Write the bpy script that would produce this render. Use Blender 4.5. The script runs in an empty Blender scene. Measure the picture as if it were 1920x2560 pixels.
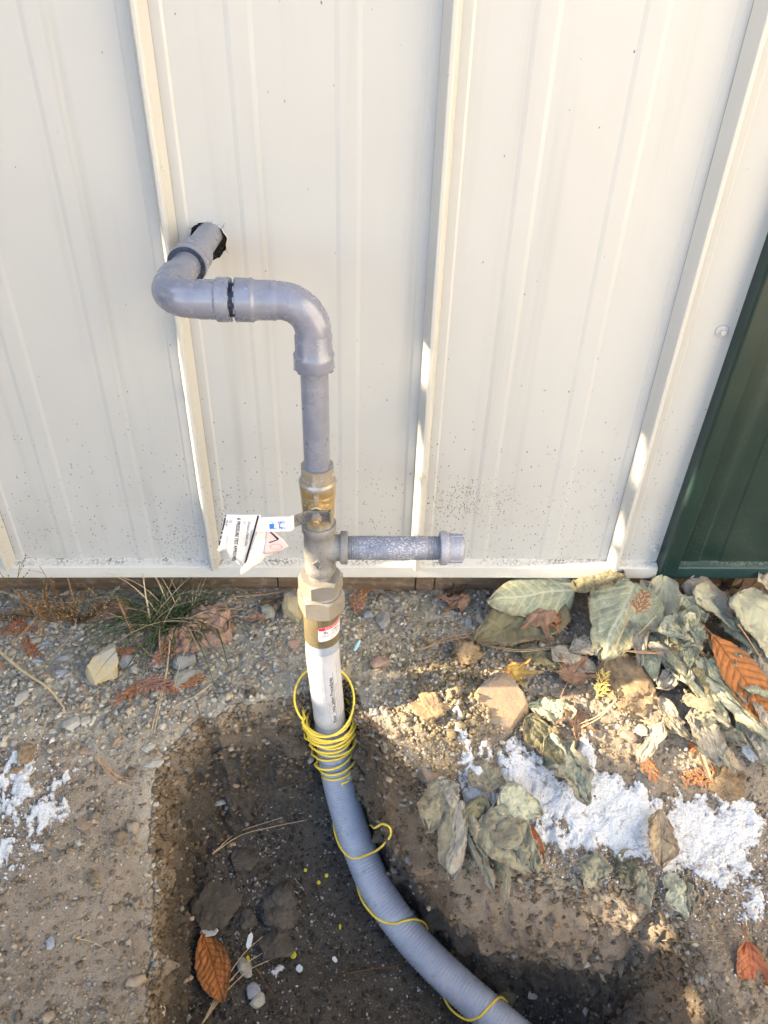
import bpy, bmesh, math, random
import numpy as np
from mathutils import Vector, Matrix, Quaternion

# ------------------------------------------------------------------ camera, sky, sun, exposure
scene = bpy.context.scene
COL = scene.collection
PITCH, YAW, ROLL = 37.0213, 2.7821, -1.9348
CAM = np.array([.2462, -1.0429, .8956])
FPX = 26 / 43.2666 * 3200.0            # focal length in pixels of a 1920 x 2560 frame

def cam_axes():
    p, y, r = np.radians([PITCH, YAW, ROLL])
    f = np.array([np.sin(y) * np.cos(p), np.cos(y) * np.cos(p), -np.sin(p)])
    rt = np.cross(f, [0, 0, 1]); rt /= np.linalg.norm(rt)
    dn = np.cross(f, rt)
    return np.array([np.cos(r) * rt + np.sin(r) * dn, -np.sin(r) * rt + np.cos(r) * dn, f])
RC = cam_axes()
cam = bpy.data.cameras.new('camera')
cam.sensor_fit = 'VERTICAL'
cam.sensor_height = 32.0
cam.lens = FPX / 2560 * 32.0
cam.clip_start = .02
cam.clip_end = 300
camo = bpy.data.objects.new('camera', cam); COL.objects.link(camo)
M3 = Matrix((RC[0], -RC[1], -RC[2])).transposed()
camo.matrix_world = Matrix.Translation(Vector(CAM)) @ M3.to_4x4()
scene.camera = camo

SUN_EL, SUN_AZ = 23.0, 3.6            # degrees; the sun stands to the left, a few degrees in front of the wall
world = bpy.data.worlds.new('World'); scene.world = world; world.use_nodes = True
wn = world.node_tree.nodes; wl = world.node_tree.links
sky = wn.new('ShaderNodeTexSky'); sky.sky_type = 'NISHITA'; sky.sun_disc = False
sky.sun_elevation = math.radians(SUN_EL); sky.sun_rotation = math.radians(270 - SUN_AZ)
sky.air_density = 1.0; sky.dust_density = 1.6; sky.ozone_density = .6
wn['Background'].inputs['Strength'].default_value = .15
wl.new(sky.outputs[0], wn['Background'].inputs['Color'])
sun = bpy.data.lights.new('sun', 'SUN'); sun.energy = 5.0; sun.angle = math.radians(.6); sun.color = (1, .80, .52)
suno = bpy.data.objects.new('sun', sun); COL.objects.link(suno)
e, a = math.radians(SUN_EL), math.radians(SUN_AZ)
SDIR = Vector((math.cos(e) * math.cos(a), math.cos(e) * math.sin(a), -math.sin(e)))
suno.rotation_euler = SDIR.to_track_quat('-Z', 'Y').to_euler()
scene.view_settings.view_transform = 'Standard'; scene.view_settings.look = 'None'
scene.view_settings.exposure = 2.2; scene.view_settings.gamma = 1.0
scene.view_settings.use_curve_mapping = False
cy = scene.cycles; cy.max_bounces = 5; cy.diffuse_bounces = 3; cy.glossy_bounces = 2; cy.transmission_bounces = 1; cy.transparent_max_bounces = 2; cy.use_adaptive_sampling = True; cy.adaptive_threshold = .02

# ------------------------------------------------------------------ helpers
rng = np.random.default_rng(7)
random.seed(7)

def hash2(ix, iy, s):
    h = (ix.astype(np.int64) * 374761393 + iy.astype(np.int64) * 668265263 + s * 1442695041) & 0xffffffff
    h = ((h ^ (h >> 13)) * 1274126177) & 0xffffffff
    h = ((h ^ (h >> 16)) * 2246822519) & 0xffffffff
    return ((h ^ (h >> 15)) & 0xffffff) / float(0xffffff)
def vn(x, y, s=0):
    x = np.asarray(x, float); y = np.asarray(y, float)
    ix, iy = np.floor(x), np.floor(y); fx, fy = x - ix, y - iy
    fx = fx * fx * (3 - 2 * fx); fy = fy * fy * (3 - 2 * fy)
    a, b = hash2(ix, iy, s), hash2(ix + 1, iy, s)
    c, d = hash2(ix, iy + 1, s), hash2(ix + 1, iy + 1, s)
    return (a + (b - a) * fx) * (1 - fy) + (c + (d - c) * fx) * fy * 1.0
def fbm(x, y, s=0, o=4, g=.5):
    v = 0; am = 1; t = 0
    for i in range(o):
        v = v + am * (vn(x * 2 ** i, y * 2 ** i, s + 17 * i) - .5); t += am; am *= g
    return v / t * 2
def sstep(a, b, x):
    t = np.clip((x - a) / (b - a), 0, 1); return t * t * (3 - 2 * t)

def ob(name, me, mat=None, parent=None, smooth=False):
    o = bpy.data.objects.new(name, me); COL.objects.link(o)
    if mat is not None:
        me.materials.clear(); me.materials.append(mat)
    if parent is not None: o.parent = parent
    if smooth: me.polygons.foreach_set('use_smooth', np.ones(len(me.polygons), bool))
    return o
def mk(name, v, f, mat=None, parent=None, smooth=False):
    me = bpy.data.meshes.new(name)
    me.from_pydata([tuple(map(float, p)) for p in v], [], [tuple(int(i) for i in q) for q in f])
    me.update()
    return ob(name, me, mat, parent, smooth)
def npmesh(name, V, Q, n=4):
    me = bpy.data.meshes.new(name)
    V = np.asarray(V, np.float32); Q = np.asarray(Q, np.int32)
    me.vertices.add(len(V)); me.vertices.foreach_set('co', V.ravel())
    me.loops.add(len(Q) * n); me.loops.foreach_set('vertex_index', Q.ravel())
    me.polygons.add(len(Q)); me.polygons.foreach_set('loop_start', np.arange(0, len(Q) * n, n, dtype=np.int32))
    try: me.polygons.foreach_set('loop_total', np.full(len(Q), n, np.int32))
    except Exception: pass
    me.update(calc_edges=True); me.validate()
    return me
def fattr(me, name, arr):
    at_ = me.attributes.new(name, 'FLOAT', 'POINT'); at_.data.foreach_set('value', np.asarray(arr, np.float32))
def cattr(me, name, arr):
    at_ = me.attributes.new(name, 'FLOAT_COLOR', 'POINT')
    c = np.ones((len(arr), 4), np.float32); c[:, :3] = arr; at_.data.foreach_set('color', c.ravel())
def tag(o, label=None, cat=None, group=None, kind=None):
    if label: o['label'] = label
    if cat: o['category'] = cat
    if group: o['group'] = group
    if kind: o['kind'] = kind
    return o
def empty(name, loc=(0, 0, 0)):
    o = bpy.data.objects.new(name, None); COL.objects.link(o); o.location = loc; o.empty_display_size = .02
    return o

def frames(P):
    P = np.asarray(P, float); n = len(P)
    T = np.zeros_like(P)
    for i in range(n):
        j0, j1 = i, i
        while j1 < n - 1 and np.linalg.norm(P[j1] - P[i]) < 1e-7: j1 += 1
        while j0 > 0 and np.linalg.norm(P[j0] - P[i]) < 1e-7: j0 -= 1
        d = P[min(j1 + (j1 == i), n - 1)] - P[max(j0 - (j0 == i), 0)]
        if np.linalg.norm(d) < 1e-9: d = P[-1] - P[0]
        T[i] = d / (np.linalg.norm(d) + 1e-12)
    up = np.array([0, 0, 1.]) if abs(T[0][2]) < .9 else np.array([1., 0, 0])
    N = np.zeros_like(P); B = np.zeros_like(P)
    n0 = np.cross(T[0], up); n0 /= np.linalg.norm(n0)
    for i in range(n):
        n0 = n0 - T[i] * np.dot(n0, T[i]); n0 /= (np.linalg.norm(n0) + 1e-12)
        N[i] = n0; B[i] = np.cross(T[i], n0)
    return T, N, B
def sweep_data(P, R, seg=24, cap=True):
    P = np.asarray(P, float); n = len(P)
    R = np.full(n, R) if np.isscalar(R) else np.asarray(R, float)
    T, N, B = frames(P)
    th = np.arange(seg) * 2 * np.pi / seg
    V = (P[:, None, :] + R[:, None, None] * (np.cos(th)[None, :, None] * N[:, None, :] + np.sin(th)[None, :, None] * B[:, None, :])).reshape(-1, 3)
    F = []
    for i in range(n - 1):
        for k in range(seg):
            k2 = (k + 1) % seg
            F.append((i * seg + k, i * seg + k2, (i + 1) * seg + k2, (i + 1) * seg + k))
    if cap:
        F.append(tuple(range(seg))[::-1]); F.append(tuple((n - 1) * seg + k for k in range(seg)))
    return V, F
def sweep(name, P, R, mat, parent=None, seg=24, cap=True, smooth=True, sharp=32):
    V, F = sweep_data(P, R, seg, cap)
    o = mk(name, V, F, mat, parent, smooth)
    if smooth: autosharp(o.data, sharp)
    return o
def autosharp(me, deg=32):
    bm = bmesh.new(); bm.from_mesh(me)
    bmesh.ops.recalc_face_normals(bm, faces=bm.faces)
    for ed in bm.edges:
        if len(ed.link_faces) == 2: ed.smooth = ed.calc_face_angle(0) < math.radians(deg)
    bm.to_mesh(me); bm.free()
def lathe(name, org, axis, prof, mat, parent=None, seg=32, sharp=32):
    """prof: list of (distance along axis, radius)"""
    org = np.asarray(org, float); ax = np.asarray(axis, float); ax /= np.linalg.norm(ax)
    up = np.array([0, 0, 1.]) if abs(ax[2]) < .9 else np.array([1., 0, 0])
    n0 = np.cross(ax, up); n0 /= np.linalg.norm(n0); b0 = np.cross(ax, n0)
    th = np.arange(seg) * 2 * np.pi / seg; V = []; F = []
    for s, r in prof:
        V += [org + ax * s + r * (math.cos(t) * n0 + math.sin(t) * b0) for t in th]
    n = len(prof)
    for i in range(n - 1):
        for k in range(seg):
            k2 = (k + 1) % seg
            F.append((i * seg + k, i * seg + k2, (i + 1) * seg + k2, (i + 1) * seg + k))
    F.append(tuple(range(seg))[::-1]); F.append(tuple((n - 1) * seg + k for k in range(seg)))
    o = mk(name, V, F, mat, parent, True); autosharp(o.data, sharp)
    return o
def hexnut(name, org, zlo, zhi, apo, mat, parent=None, rot=0.0, sides=6, ch=True):
    seg = sides * 8; V = []; F = []
    th = np.arange(seg) * 2 * np.pi / seg
    loc = (th - rot + np.pi / sides) % (2 * np.pi / sides) - np.pi / sides
    rh = apo / np.cos(loc)
    k = .62 if ch else 0
    rings = [(np.full(seg, apo * .99), np.full(seg, zlo)), (rh, zlo + (rh - apo) * k), (rh, zhi - (rh - apo) * k), (np.full(seg, apo * .99), np.full(seg, zhi))]
    for r, z in rings:
        V += [(org[0] + r[i] * math.cos(th[i]), org[1] + r[i] * math.sin(th[i]), z[i]) for i in range(seg)]
    for i in range(3):
        for q in range(seg):
            q2 = (q + 1) % seg
            F.append((i * seg + q, i * seg + q2, (i + 1) * seg + q2, (i + 1) * seg + q))
    F.append(tuple(range(seg))[::-1]); F.append(tuple(3 * seg + q for q in range(seg)))
    o = mk(name, V, F, mat, parent, True); autosharp(o.data, 14)
    return o
def box(name, lo, hi, mat, parent=None, bevel=0.0):
    x0, y0, z0 = lo; x1, y1, z1 = hi
    v = [(x0, y0, z0), (x1, y0, z0), (x1, y1, z0), (x0, y1, z0), (x0, y0, z1), (x1, y0, z1), (x1, y1, z1), (x0, y1, z1)]
    f = [(0, 3, 2, 1), (4, 5, 6, 7), (0, 1, 5, 4), (1, 2, 6, 5), (2, 3, 7, 6), (3, 0, 4, 7)]
    o = mk(name, v, f, mat, parent)
    if bevel:
        bm = bmesh.new(); bm.from_mesh(o.data)
        bmesh.ops.bevel(bm, geom=list(bm.edges), offset=bevel, segments=2, affect='EDGES', profile=.5)
        bm.to_mesh(o.data); bm.free()
    return o
def extrude_xy(name, pts, z0, z1, mat, parent=None, thick=0.0006, zs=None, smooth=False):
    """thin sheet whose cross-section is the polyline pts in X,Y"""
    zs = [z0, z1] if zs is None else zs
    V = [(x, y, z) for z in zs for x, y in pts]; n = len(pts); F = []
    for j in range(len(zs) - 1):
        for i in range(n - 1):
            F.append((j * n + i, j * n + i + 1, (j + 1) * n + i + 1, (j + 1) * n + i))
    o = mk(name, V, F, mat, parent, smooth)
    if thick:
        m = o.modifiers.new('thickness', 'SOLIDIFY'); m.thickness = thick; m.offset = -1
    return o

def text_mesh(body, size=1.0, font_bold=False, align='LEFT', space=1.0):
    cu = bpy.data.curves.new('t', 'FONT'); cu.body = body; cu.size = size; cu.align_x = align; cu.space_character = space
    if font_bold: cu.offset = size * .018
    cu.resolution_u = 3
    o = bpy.data.objects.new('t', cu); COL.objects.link(o)
    dg = bpy.context.evaluated_depsgraph_get()
    me = bpy.data.meshes.new_from_object(o.evaluated_get(dg))
    V = np.zeros(len(me.vertices) * 3); me.vertices.foreach_get('co', V); V = V.reshape(-1, 3)
    F = [tuple(p.vertices) for p in me.polygons]
    bpy.data.objects.remove(o); bpy.data.curves.remove(cu); bpy.data.meshes.remove(me)
    return V[:, :2], F

# ------------------------------------------------------------------ materials
def mat_new(name, base=(.5, .5, .5), rough=.6, metal=0.0, spec=.5):
    m = bpy.data.materials.new(name); m.use_nodes = True
    b = m.node_tree.nodes['Principled BSDF']
    b.inputs['Base Color'].default_value = (*base, 1); b.inputs['Roughness'].default_value = rough
    b.inputs['Metallic'].default_value = metal
    b.inputs['Specular IOR Level'].default_value = spec
    return m
class NB:
    def __init__(s, m): s.m = m; s.n = m.node_tree.nodes; s.l = m.node_tree.links; s.b = s.n['Principled BSDF']
    def new(s, t, **k):
        nd = s.n.new(t)
        for kk, v in k.items(): setattr(nd, kk, v)
        return nd
    def link(s, a, b): s.l.new(a, b)
    def coord(s, kind='Object', scale=None):
        c = s.new('ShaderNodeNewGeometry').outputs['Position'] if kind == 'Position' else s.new('ShaderNodeTexCoord').outputs[kind]
        if scale is not None:
            mp = s.new('ShaderNodeMapping'); mp.inputs['Scale'].default_value = scale; s.link(c, mp.inputs[0]); c = mp.outputs[0]
        return c
    def noise(s, vec, scale, detail=4, rough=.55, out=0):
        nd = s.new('ShaderNodeTexNoise'); nd.inputs['Scale'].default_value = scale; nd.inputs['Detail'].default_value = detail
        nd.inputs['Roughness'].default_value = rough
        if vec is not None: s.link(vec, nd.inputs['Vector'])
        return nd.outputs[out]
    def voro(s, vec, scale, feature='F1', out='Distance', rnd=1.0):
        nd = s.new('ShaderNodeTexVoronoi', feature=feature); nd.inputs['Scale'].default_value = scale; nd.inputs['Randomness'].default_value = rnd
        if vec is not None: s.link(vec, nd.inputs['Vector'])
        return nd.outputs[out]
    def ramp(s, f, stops):
        nd = s.new('ShaderNodeValToRGB'); cr = nd.color_ramp
        while len(cr.elements) < len(stops): cr.elements.new(.5)
        for el, (p, c) in zip(cr.elements, stops):
            el.position = p; el.color = (*c, 1) if not np.isscalar(c) else (c, c, c, 1)
        s.link(f, nd.inputs[0]); return nd.outputs[0]
    def mix(s, f, a, b, mode='MIX'):
        nd = s.new('ShaderNodeMix', data_type='RGBA', blend_type=mode)
        for i, v in ((0, f), (6, a), (7, b)):
            if isinstance(v, (int, float)): nd.inputs[i].default_value = v if i == 0 else (v, v, v, 1)
            elif isinstance(v, tuple): nd.inputs[i].default_value = (*v, 1)
            else: s.link(v, nd.inputs[i])
        return nd.outputs[2]
    def math(s, op, a, b=0.0, c=None, clamp=False):
        nd = s.new('ShaderNodeMath', operation=op); nd.use_clamp = clamp
        for i, v in enumerate((a, b) if c is None else (a, b, c)):
            if isinstance(v, (int, float)): nd.inputs[i].default_value = v
            else: s.link(v, nd.inputs[i])
        return nd.outputs[0]
    def maprange(s, v, a, b, c=0.0, d=1.0, smooth=True):
        nd = s.new('ShaderNodeMapRange'); nd.interpolation_type = 'SMOOTHSTEP' if smooth else 'LINEAR'
        s.link(v, nd.inputs[0])
        for i, q in zip((1, 2, 3, 4), (a, b, c, d)): nd.inputs[i].default_value = q
        return nd.outputs[0]
    def attr(s, name, out='Fac'):
        nd = s.new('ShaderNodeAttribute'); nd.attribute_name = name; return nd.outputs[out]
    def bump(s, h, strength=.3, dist=.002, prev=None):
        nd = s.new('ShaderNodeBump'); nd.inputs['Strength'].default_value = strength; nd.inputs['Distance'].default_value = dist
        s.link(h, nd.inputs['Height'])
        if prev is not None: s.link(prev, nd.inputs['Normal'])
        s.link(nd.outputs[0], s.b.inputs['Normal']); return nd.outputs[0]
    def color(s, c): s.link(c, s.b.inputs['Base Color'])
    def rough(s, c): s.link(c, s.b.inputs['Roughness'])

def siding_mat(name, base, dirt, patches, rough=.36, speck=1.0, lowz=.22):
    m = mat_new(name, base, rough); n = NB(m); p = n.coord('Position')
    v1 = n.noise(p, 3.0, 3); c = n.mix(n.maprange(v1, .3, .7, 0, .05), base, tuple(q * .9 for q in base))
    # splashed dirt: fine specks that get denser low down and in a few stained spots
    vnode = n.new('ShaderNodeTexVoronoi', feature='F1'); vnode.inputs['Scale'].default_value = 470; n.link(n.coord('Position', (1, 1, .6)), vnode.inputs['Vector']); sp = vnode.outputs['Distance']; cellr = vnode.outputs['Color']
    sep = n.new('ShaderNodeSeparateXYZ'); n.link(p, sep.inputs[0])
    low = n.maprange(sep.outputs[2], lowz + .12, .0, 0, 1)
    dens = n.math('MULTIPLY', low, .085 * speck)
    dens = n.math('ADD', dens, .0012 * speck)
    for (px, pz, rx, rz, k) in patches:
        cmb = n.new('ShaderNodeCombineXYZ'); n.link(sep.outputs[0], cmb.inputs[0]); n.link(sep.outputs[2], cmb.inputs[2])
        mp = n.new('ShaderNodeMapping'); mp.vector_type = 'POINT'; n.link(cmb.outputs[0], mp.inputs[0])
        mp.inputs['Location'].default_value = (-px / rx, 0, -pz / rz); mp.inputs['Scale'].default_value = (1 / rx, 0, 1 / rz)
        ln = n.new('ShaderNodeVectorMath', operation='LENGTH'); n.link(mp.outputs[0], ln.inputs[0])
        f = n.maprange(n.math('ADD', ln.outputs['Value'], n.math('MULTIPLY', n.noise(p, 22, 3), .7)), 1.5, .25, 0, k)
        dens = n.math('ADD', dens, f)
    sc_ = n.new('ShaderNodeSeparateColor'); n.link(cellr, sc_.inputs[0])
    on = n.math('LESS_THAN', sc_.outputs[0], dens)
    size = n.math('MULTIPLY', sc_.outputs[1], .5)
    dot = n.math('LESS_THAN', sp, n.math('ADD', size, .1))
    f = n.math('MULTIPLY', on, dot)
    f = n.math('MULTIPLY', f, n.math('MULTIPLY_ADD', sc_.outputs[2], .6, .25))
    haze_ = n.math('MULTIPLY', n.maprange(n.noise(p, 9, 5), .42, .75), n.math('MULTIPLY', low, .16))
    c = n.mix(haze_, c, dirt); c = n.mix(f, c, tuple(q * .55 for q in dirt))
    streak = n.noise(n.coord('Position', (26, 26, 1.1)), 1.0, 4)
    c = n.mix(n.maprange(streak, .52, .8, 0, .17), c, dirt)
    n.color(c)
    n.rough(n.math('ADD', n.math('MULTIPLY', n.noise(p, 40, 3), .16), rough - .08))
    n.bump(n.noise(n.coord('Position', (1, 1, .45)), 8, 2), .3, .012)
    return m
M_SIDE = siding_mat('cream_painted_steel', (.465, .466, .462), (.13, .11, .09), [(.44, .13, .09, .05, .8), (.022, .1, .03, .06, .45), (-.05, .05, .06, .05, .5), (.40, .07, .05, .03, .2), (.57, .34, .05, .01, .1)], rough=.38)
M_RIB = siding_mat('cream_painted_rib', (.475, .47, .45), (.14, .115, .09), [(.0, .03, .03, .05, .25)], rough=.42, speck=.8)
M_BOUNCE = mat_new('white_bounce_wall', (.68, .675, .65), .5)
M_GREEN = siding_mat('dark_green_painted_steel', (.006, .023, .020), (.10, .12, .10), [(.87, .06, .1, .09, .25), (.9, .3, .12, .2, .08)], rough=.34, speck=.7)
def flash_mat(name, base, dirt):
    m = mat_new(name, base, .4); n = NB(m); p = n.coord('Position')
    sep = n.new('ShaderNodeSeparateXYZ'); n.link(p, sep.inputs[0])
    nz = n.new('ShaderNodeNewGeometry'); sn = n.new('ShaderNodeSeparateXYZ'); n.link(nz.outputs['Normal'], sn.inputs[0])
    shelf = n.maprange(sep.outputs[1], -.016, -.004, 0.0, 1.0)
    big = n.maprange(n.noise(p, 14, 5, .65), .38, .62)
    fine = n.maprange(n.noise(p, 210, 3, .7), .46, .56)
    f = n.math('MULTIPLY', n.math('MULTIPLY', fine, big), n.math('MULTIPLY_ADD', shelf, .85, .06))
    n.color(n.mix(f, base, dirt)); n.bump(n.noise(p, 300, 3), .15, .001)
    return m
M_FLASH = flash_mat('cream_flashing_paint', (.58, .565, .53), (.10, .09, .07))
M_GFLASH = flash_mat('green_flashing_paint', (.014, .045, .046), (.15, .17, .15))

def speck_mat(name, base, alt, spots, rough=.45, metal=0.0, sc=130, amt=(.5, .62), bumps=.15, dirt=None, spec=.5):
    m = mat_new(name, base, rough, metal, spec); n = NB(m); p = n.coord('Position')
    c = n.mix(n.maprange(n.noise(p, 38, 4), .35, .65), base, alt)
    c = n.mix(n.maprange(n.noise(p, sc, 4, .65), amt[0], amt[1]), c, spots)
    if dirt: c = n.mix(n.maprange(n.noise(p, 55, 5, .7), .56, .66, 0, .8), c, dirt)
    n.color(c); n.rough(n.math('MULTIPLY_ADD', n.noise(p, 60, 3), .25, rough - .12))
    n.bump(n.noise(p, 700, 3), bumps, .0006); return m
M_PIPE = speck_mat('grey_coated_steel_pipe', (.18, .19, .245), (.215, .224, .28), (.30, .31, .355), .30, .05, 160, (.56, .8))
M_FIT = speck_mat('grey_press_fitting', (.18, .192, .255), (.21, .222, .285), (.29, .30, .35), .25, .08, 120, (.58, .82), .08, spec=.7)
M_SEAL = speck_mat('dark_blue_seal_ring', (.014, .022, .045), (.03, .04, .07), (.09, .11, .14), .6, 0, 300)
M_CAST = speck_mat('grey_malleable_iron', (.205, .20, .198), (.25, .243, .238), (.15, .148, .152), .5, .1, 240, (.55, .66), .2)
M_THREAD = speck_mat('blue_grey_thread', (.15, .18, .25), (.19, .215, .27), (.27, .285, .32), .45, .4, 200)
M_BRASS = speck_mat('yellow_brass', (.43, .31, .15), (.46, .345, .18), (.36, .255, .12), .36, .6, 180, (.58, .75), .1)
M_BRASSG = speck_mat('grey_oversprayed_brass', (.30, .26, .205), (.34, .30, .24), (.38, .38, .40), .38, .35, 70, (.52, .6), .15)
M_NICK = speck_mat('nickel_plated_nut', (.33, .305, .275), (.37, .34, .305), (.27, .25, .225), .34, .4, 260, (.55, .7), .2)
M_OLIVE = speck_mat('olive_brass_sleeve', (.185, .155, .092), (.225, .19, .115), (.145, .12, .075), .42, .35, 300, (.5, .65), .15)
M_STEELP = speck_mat('dull_steel_plate', (.17, .17, .18), (.22, .22, .23), (.12, .12, .12), .45, .5, 240)
M_VINYL = speck_mat('white_vinyl_grip', (.74, .74, .78), (.70, .70, .76), (.78, .78, .80), .35, 0, 80)
def nipple_mat():
    m = mat_new('galvanised_nipple', (.2, .2, .22), .38, .1); n = NB(m); p = n.coord('Position', (1, 1.6, 1.6))
    c = n.mix(n.maprange(n.noise(n.coord('Position'), 30, 3), .35, .65), (.17, .19, .255), (.215, .23, .295))
    f = n.math('MULTIPLY', n.maprange(n.noise(p, 330, 2, .5), .53, .58), n.maprange(n.noise(n.coord('Position'), 34, 2), .36, .52))
    n.color(n.mix(n.math('MULTIPLY', f, .8), c, (.5, .5, .54))); n.bump(n.noise(p, 330, 2), .25, .0005); return m
M_NIP = nipple_mat()
M_CASTB = speck_mat('blue_grey_cast_cap', (.25, .262, .325), (.30, .31, .37), (.40, .41, .46), .40, .1, 240, (.55, .68), .3)
def tube_mat():
    m = mat_new('grey_plastic_riser_tube', (.30, .325, .39), .42); n = NB(m); p = n.coord('Position')
    c = n.mix(n.maprange(n.noise(p, 20, 4), .35, .65), (.285, .32, .41), (.34, .375, .46))
    c = n.mix(n.maprange(n.noise(n.coord('Position', (1, 1, .6)), 85, 5, .7), .60, .68, 0, .55), c, (.22, .17, .12))
    c = n.mix(n.maprange(n.noise(p, 420, 2), .68, .72, 0, .8), c, (.06, .05, .045))
    n.color(c); n.bump(n.noise(p, 500, 3), .12, .0005); return m
M_TUBE = tube_mat()
M_WIRE = speck_mat('yellow_tracer_wire', (.85, .62, .06), (.88, .66, .10), (.72, .46, .12), .4, 0, 90, (.58, .72), .08)
M_PAPER = speck_mat('white_paper', (.70, .70, .725), (.66, .66, .70), (.74, .74, .75), .55, 0, 40, (.6, .8), .05)
M_LABEL = speck_mat('printed_label_paper', (.55, .555, .59), (.50, .505, .55), (.60, .60, .62), .5, 0, 40, (.6, .8), .05)
M_PAPER_BLUE = mat_new('pale_blue_paper', (.70, .76, .82), .5)
M_PAPER_PINK = mat_new('pale_pink_paper', (.74, .55, .55), .5)
M_INK = mat_new('black_ink', (.015, .012, .02), .6)
M_INK_GREY = mat_new('grey_ink', (.22, .22, .27), .6)
M_INK_FAINT = mat_new('faint_ink', (.5, .5, .56), .6)
M_INK_BLUE = mat_new('blue_ink', (.03, .20, .60), .5)
M_INK_NAVY = mat_new('navy_ink', (.03, .03, .25), .5)
M_INK_RED = mat_new('red_ink', (.68, .03, .035), .45)
M_INK_ORANGE = mat_new('orange_ink', (.75, .25, .12), .5)
M_HOLE = mat_new('black_insulation', (.012, .012, .012), .9)

def soil_mat():
    m = mat_new('soil', (.2, .15, .1), .95, 0, .25); n = NB(m); p = n.coord('Position')
    g = n.attr('gravel'); d = n.attr('damp_shade'); w = n.attr('cut'); b = n.attr('brown')
    n1 = n.noise(p, 18, 6, .65); n2 = n.noise(p, 140, 5, .7); n3 = n.noise(p, 420, 4, .7)
    soil = n.mix(n.maprange(n1, .35, .65), (.365, .305, .24), (.275, .222, .17))
    grav = n.mix(n.maprange(n2, .35, .65), (.50, .47, .405), (.36, .335, .285))
    grav = n.mix(n.maprange(n1, .42, .66), grav, (.42, .38, .29))
    dark = n.mix(n.maprange(n1, .35, .62), (.058, .052, .046), (.090, .080, .070))  # damp subsoil, darkened further in place of occlusion in the open pit
    orange = n.mix(n.maprange(n1, .38, .62), (.20, .135, .085), (.105, .080, .058))
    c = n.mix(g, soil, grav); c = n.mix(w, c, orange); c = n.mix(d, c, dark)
    c = n.mix(n.maprange(n3, .30, .52, .45, 0), c, (.05, .038, .028))
    c = n.mix(n.maprange(n.voro(p, 260), .22, .12, 0, .5), c, n.mix(n.maprange(n2, .4, .6), (.42, .37, .28), (.30, .28, .25)))
    n.color(c)
    n.bump(n.math('ADD', n.noise(p, 110, 7, .78), n.math('MULTIPLY', n3, .5)), .9, .0065)
    return m
M_SOIL = soil_mat()
def colattr_mat(name, rough=.85, var=.25, sc=300, bumpk=.4, spec=.3):
    m = mat_new(name, (.3, .3, .3), rough, 0, spec); n = NB(m); p = n.coord('Position')
    c = n.attr('col', 'Color')
    k = n.noise(p, sc, 4, .65)
    c2 = n.mix(n.maprange(k, .3, .7, 0, var * 2), c, (.05, .045, .04)); c2 = n.mix(n.maprange(k, .62, .8, 0, var), c2, (.6, .58, .52))
    n.color(c2); n.bump(n.noise(p, sc * 2, 4), bumpk, .001); return m
M_GRAVEL = colattr_mat('gravel_stone', .85, .22, 500, .3)
M_CRUMB = colattr_mat('soil_crumbs', .95, .2, 700, .5, .15)
def stone_mat(name, a, b, c3=None, sc=55, rough=.8):
    m = mat_new(name, a, rough, 0, .35); n = NB(m); p = n.coord('Position')
    c = n.mix(n.maprange(n.noise(p, sc, 5, .65), .36, .64), a, b)
    if c3: c = n.mix(n.maprange(n.noise(p, sc * .5, 3), .5, .62), c, c3)
    c = n.mix(n.maprange(n.noise(p, 620, 3, .7), .60, .70, 0, .7), c, tuple(q * .35 for q in a))
    c = n.mix(n.maprange(n.noise(p, 500, 2), .64, .7, 0, .5), c, tuple(min(1, q * 1.5) for q in b))
    n.color(c); n.bump(n.noise(p, 140, 7, .74), .8, .0035); return m
S_GREY = stone_mat('grey_stone', (.30, .30, .295), (.22, .22, .225))
S_BLUE = stone_mat('blue_grey_stone', (.27, .29, .345), (.33, .35, .40))
S_PALE = stone_mat('pale_stone', (.46, .44, .39), (.36, .345, .31))
S_YEL = stone_mat('ochre_stone', (.47, .38, .21), (.42, .365, .255), (.38, .355, .30))
S_TAN = stone_mat('tan_stone', (.33, .235, .155), (.27, .20, .145), (.25, .22, .19))
S_PINK = stone_mat('pink_brown_stone', (.36, .25, .20), (.28, .21, .175))
S_GRN = stone_mat('grey_green_stone', (.27, .29, .25), (.34, .34, .29))
S_DARK = stone_mat('dark_stone', (.11, .11, .115), (.16, .155, .155))
S_CLOD = stone_mat('dried_clod', (.115, .10, .084), (.085, .073, .061), None, 70, .95)
S_CLODT = stone_mat('tan_clod', (.30, .225, .14), (.235, .165, .10), (.20, .15, .10), 60, .95)

def snow_mat():
    m = mat_new('granular_snow', (.86, .88, .92), .6, 0, .4); n = NB(m); p = n.coord('Position'); cv = n.attr('cover')
    c = n.mix(n.maprange(n.noise(p, 85, 6, .75), .56, .68, 0, .8), (.66, .68, .725), (.30, .24, .19))
    thin = n.math('ADD', cv, n.math('MULTIPLY', n.math('SUBTRACT', n.noise(p, 190, 5, .7), .5), 1.6))
    c = n.mix(n.maprange(thin, .68, .24, 0, .92), c, (.17, .135, .105))
    n.color(c)
    n.bump(n.math('ADD', n.noise(p, 260, 5, .75), n.math('MULTIPLY', n.voro(p, 330), .6)), .9, .004); return m
M_SNOW = snow_mat()

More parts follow.
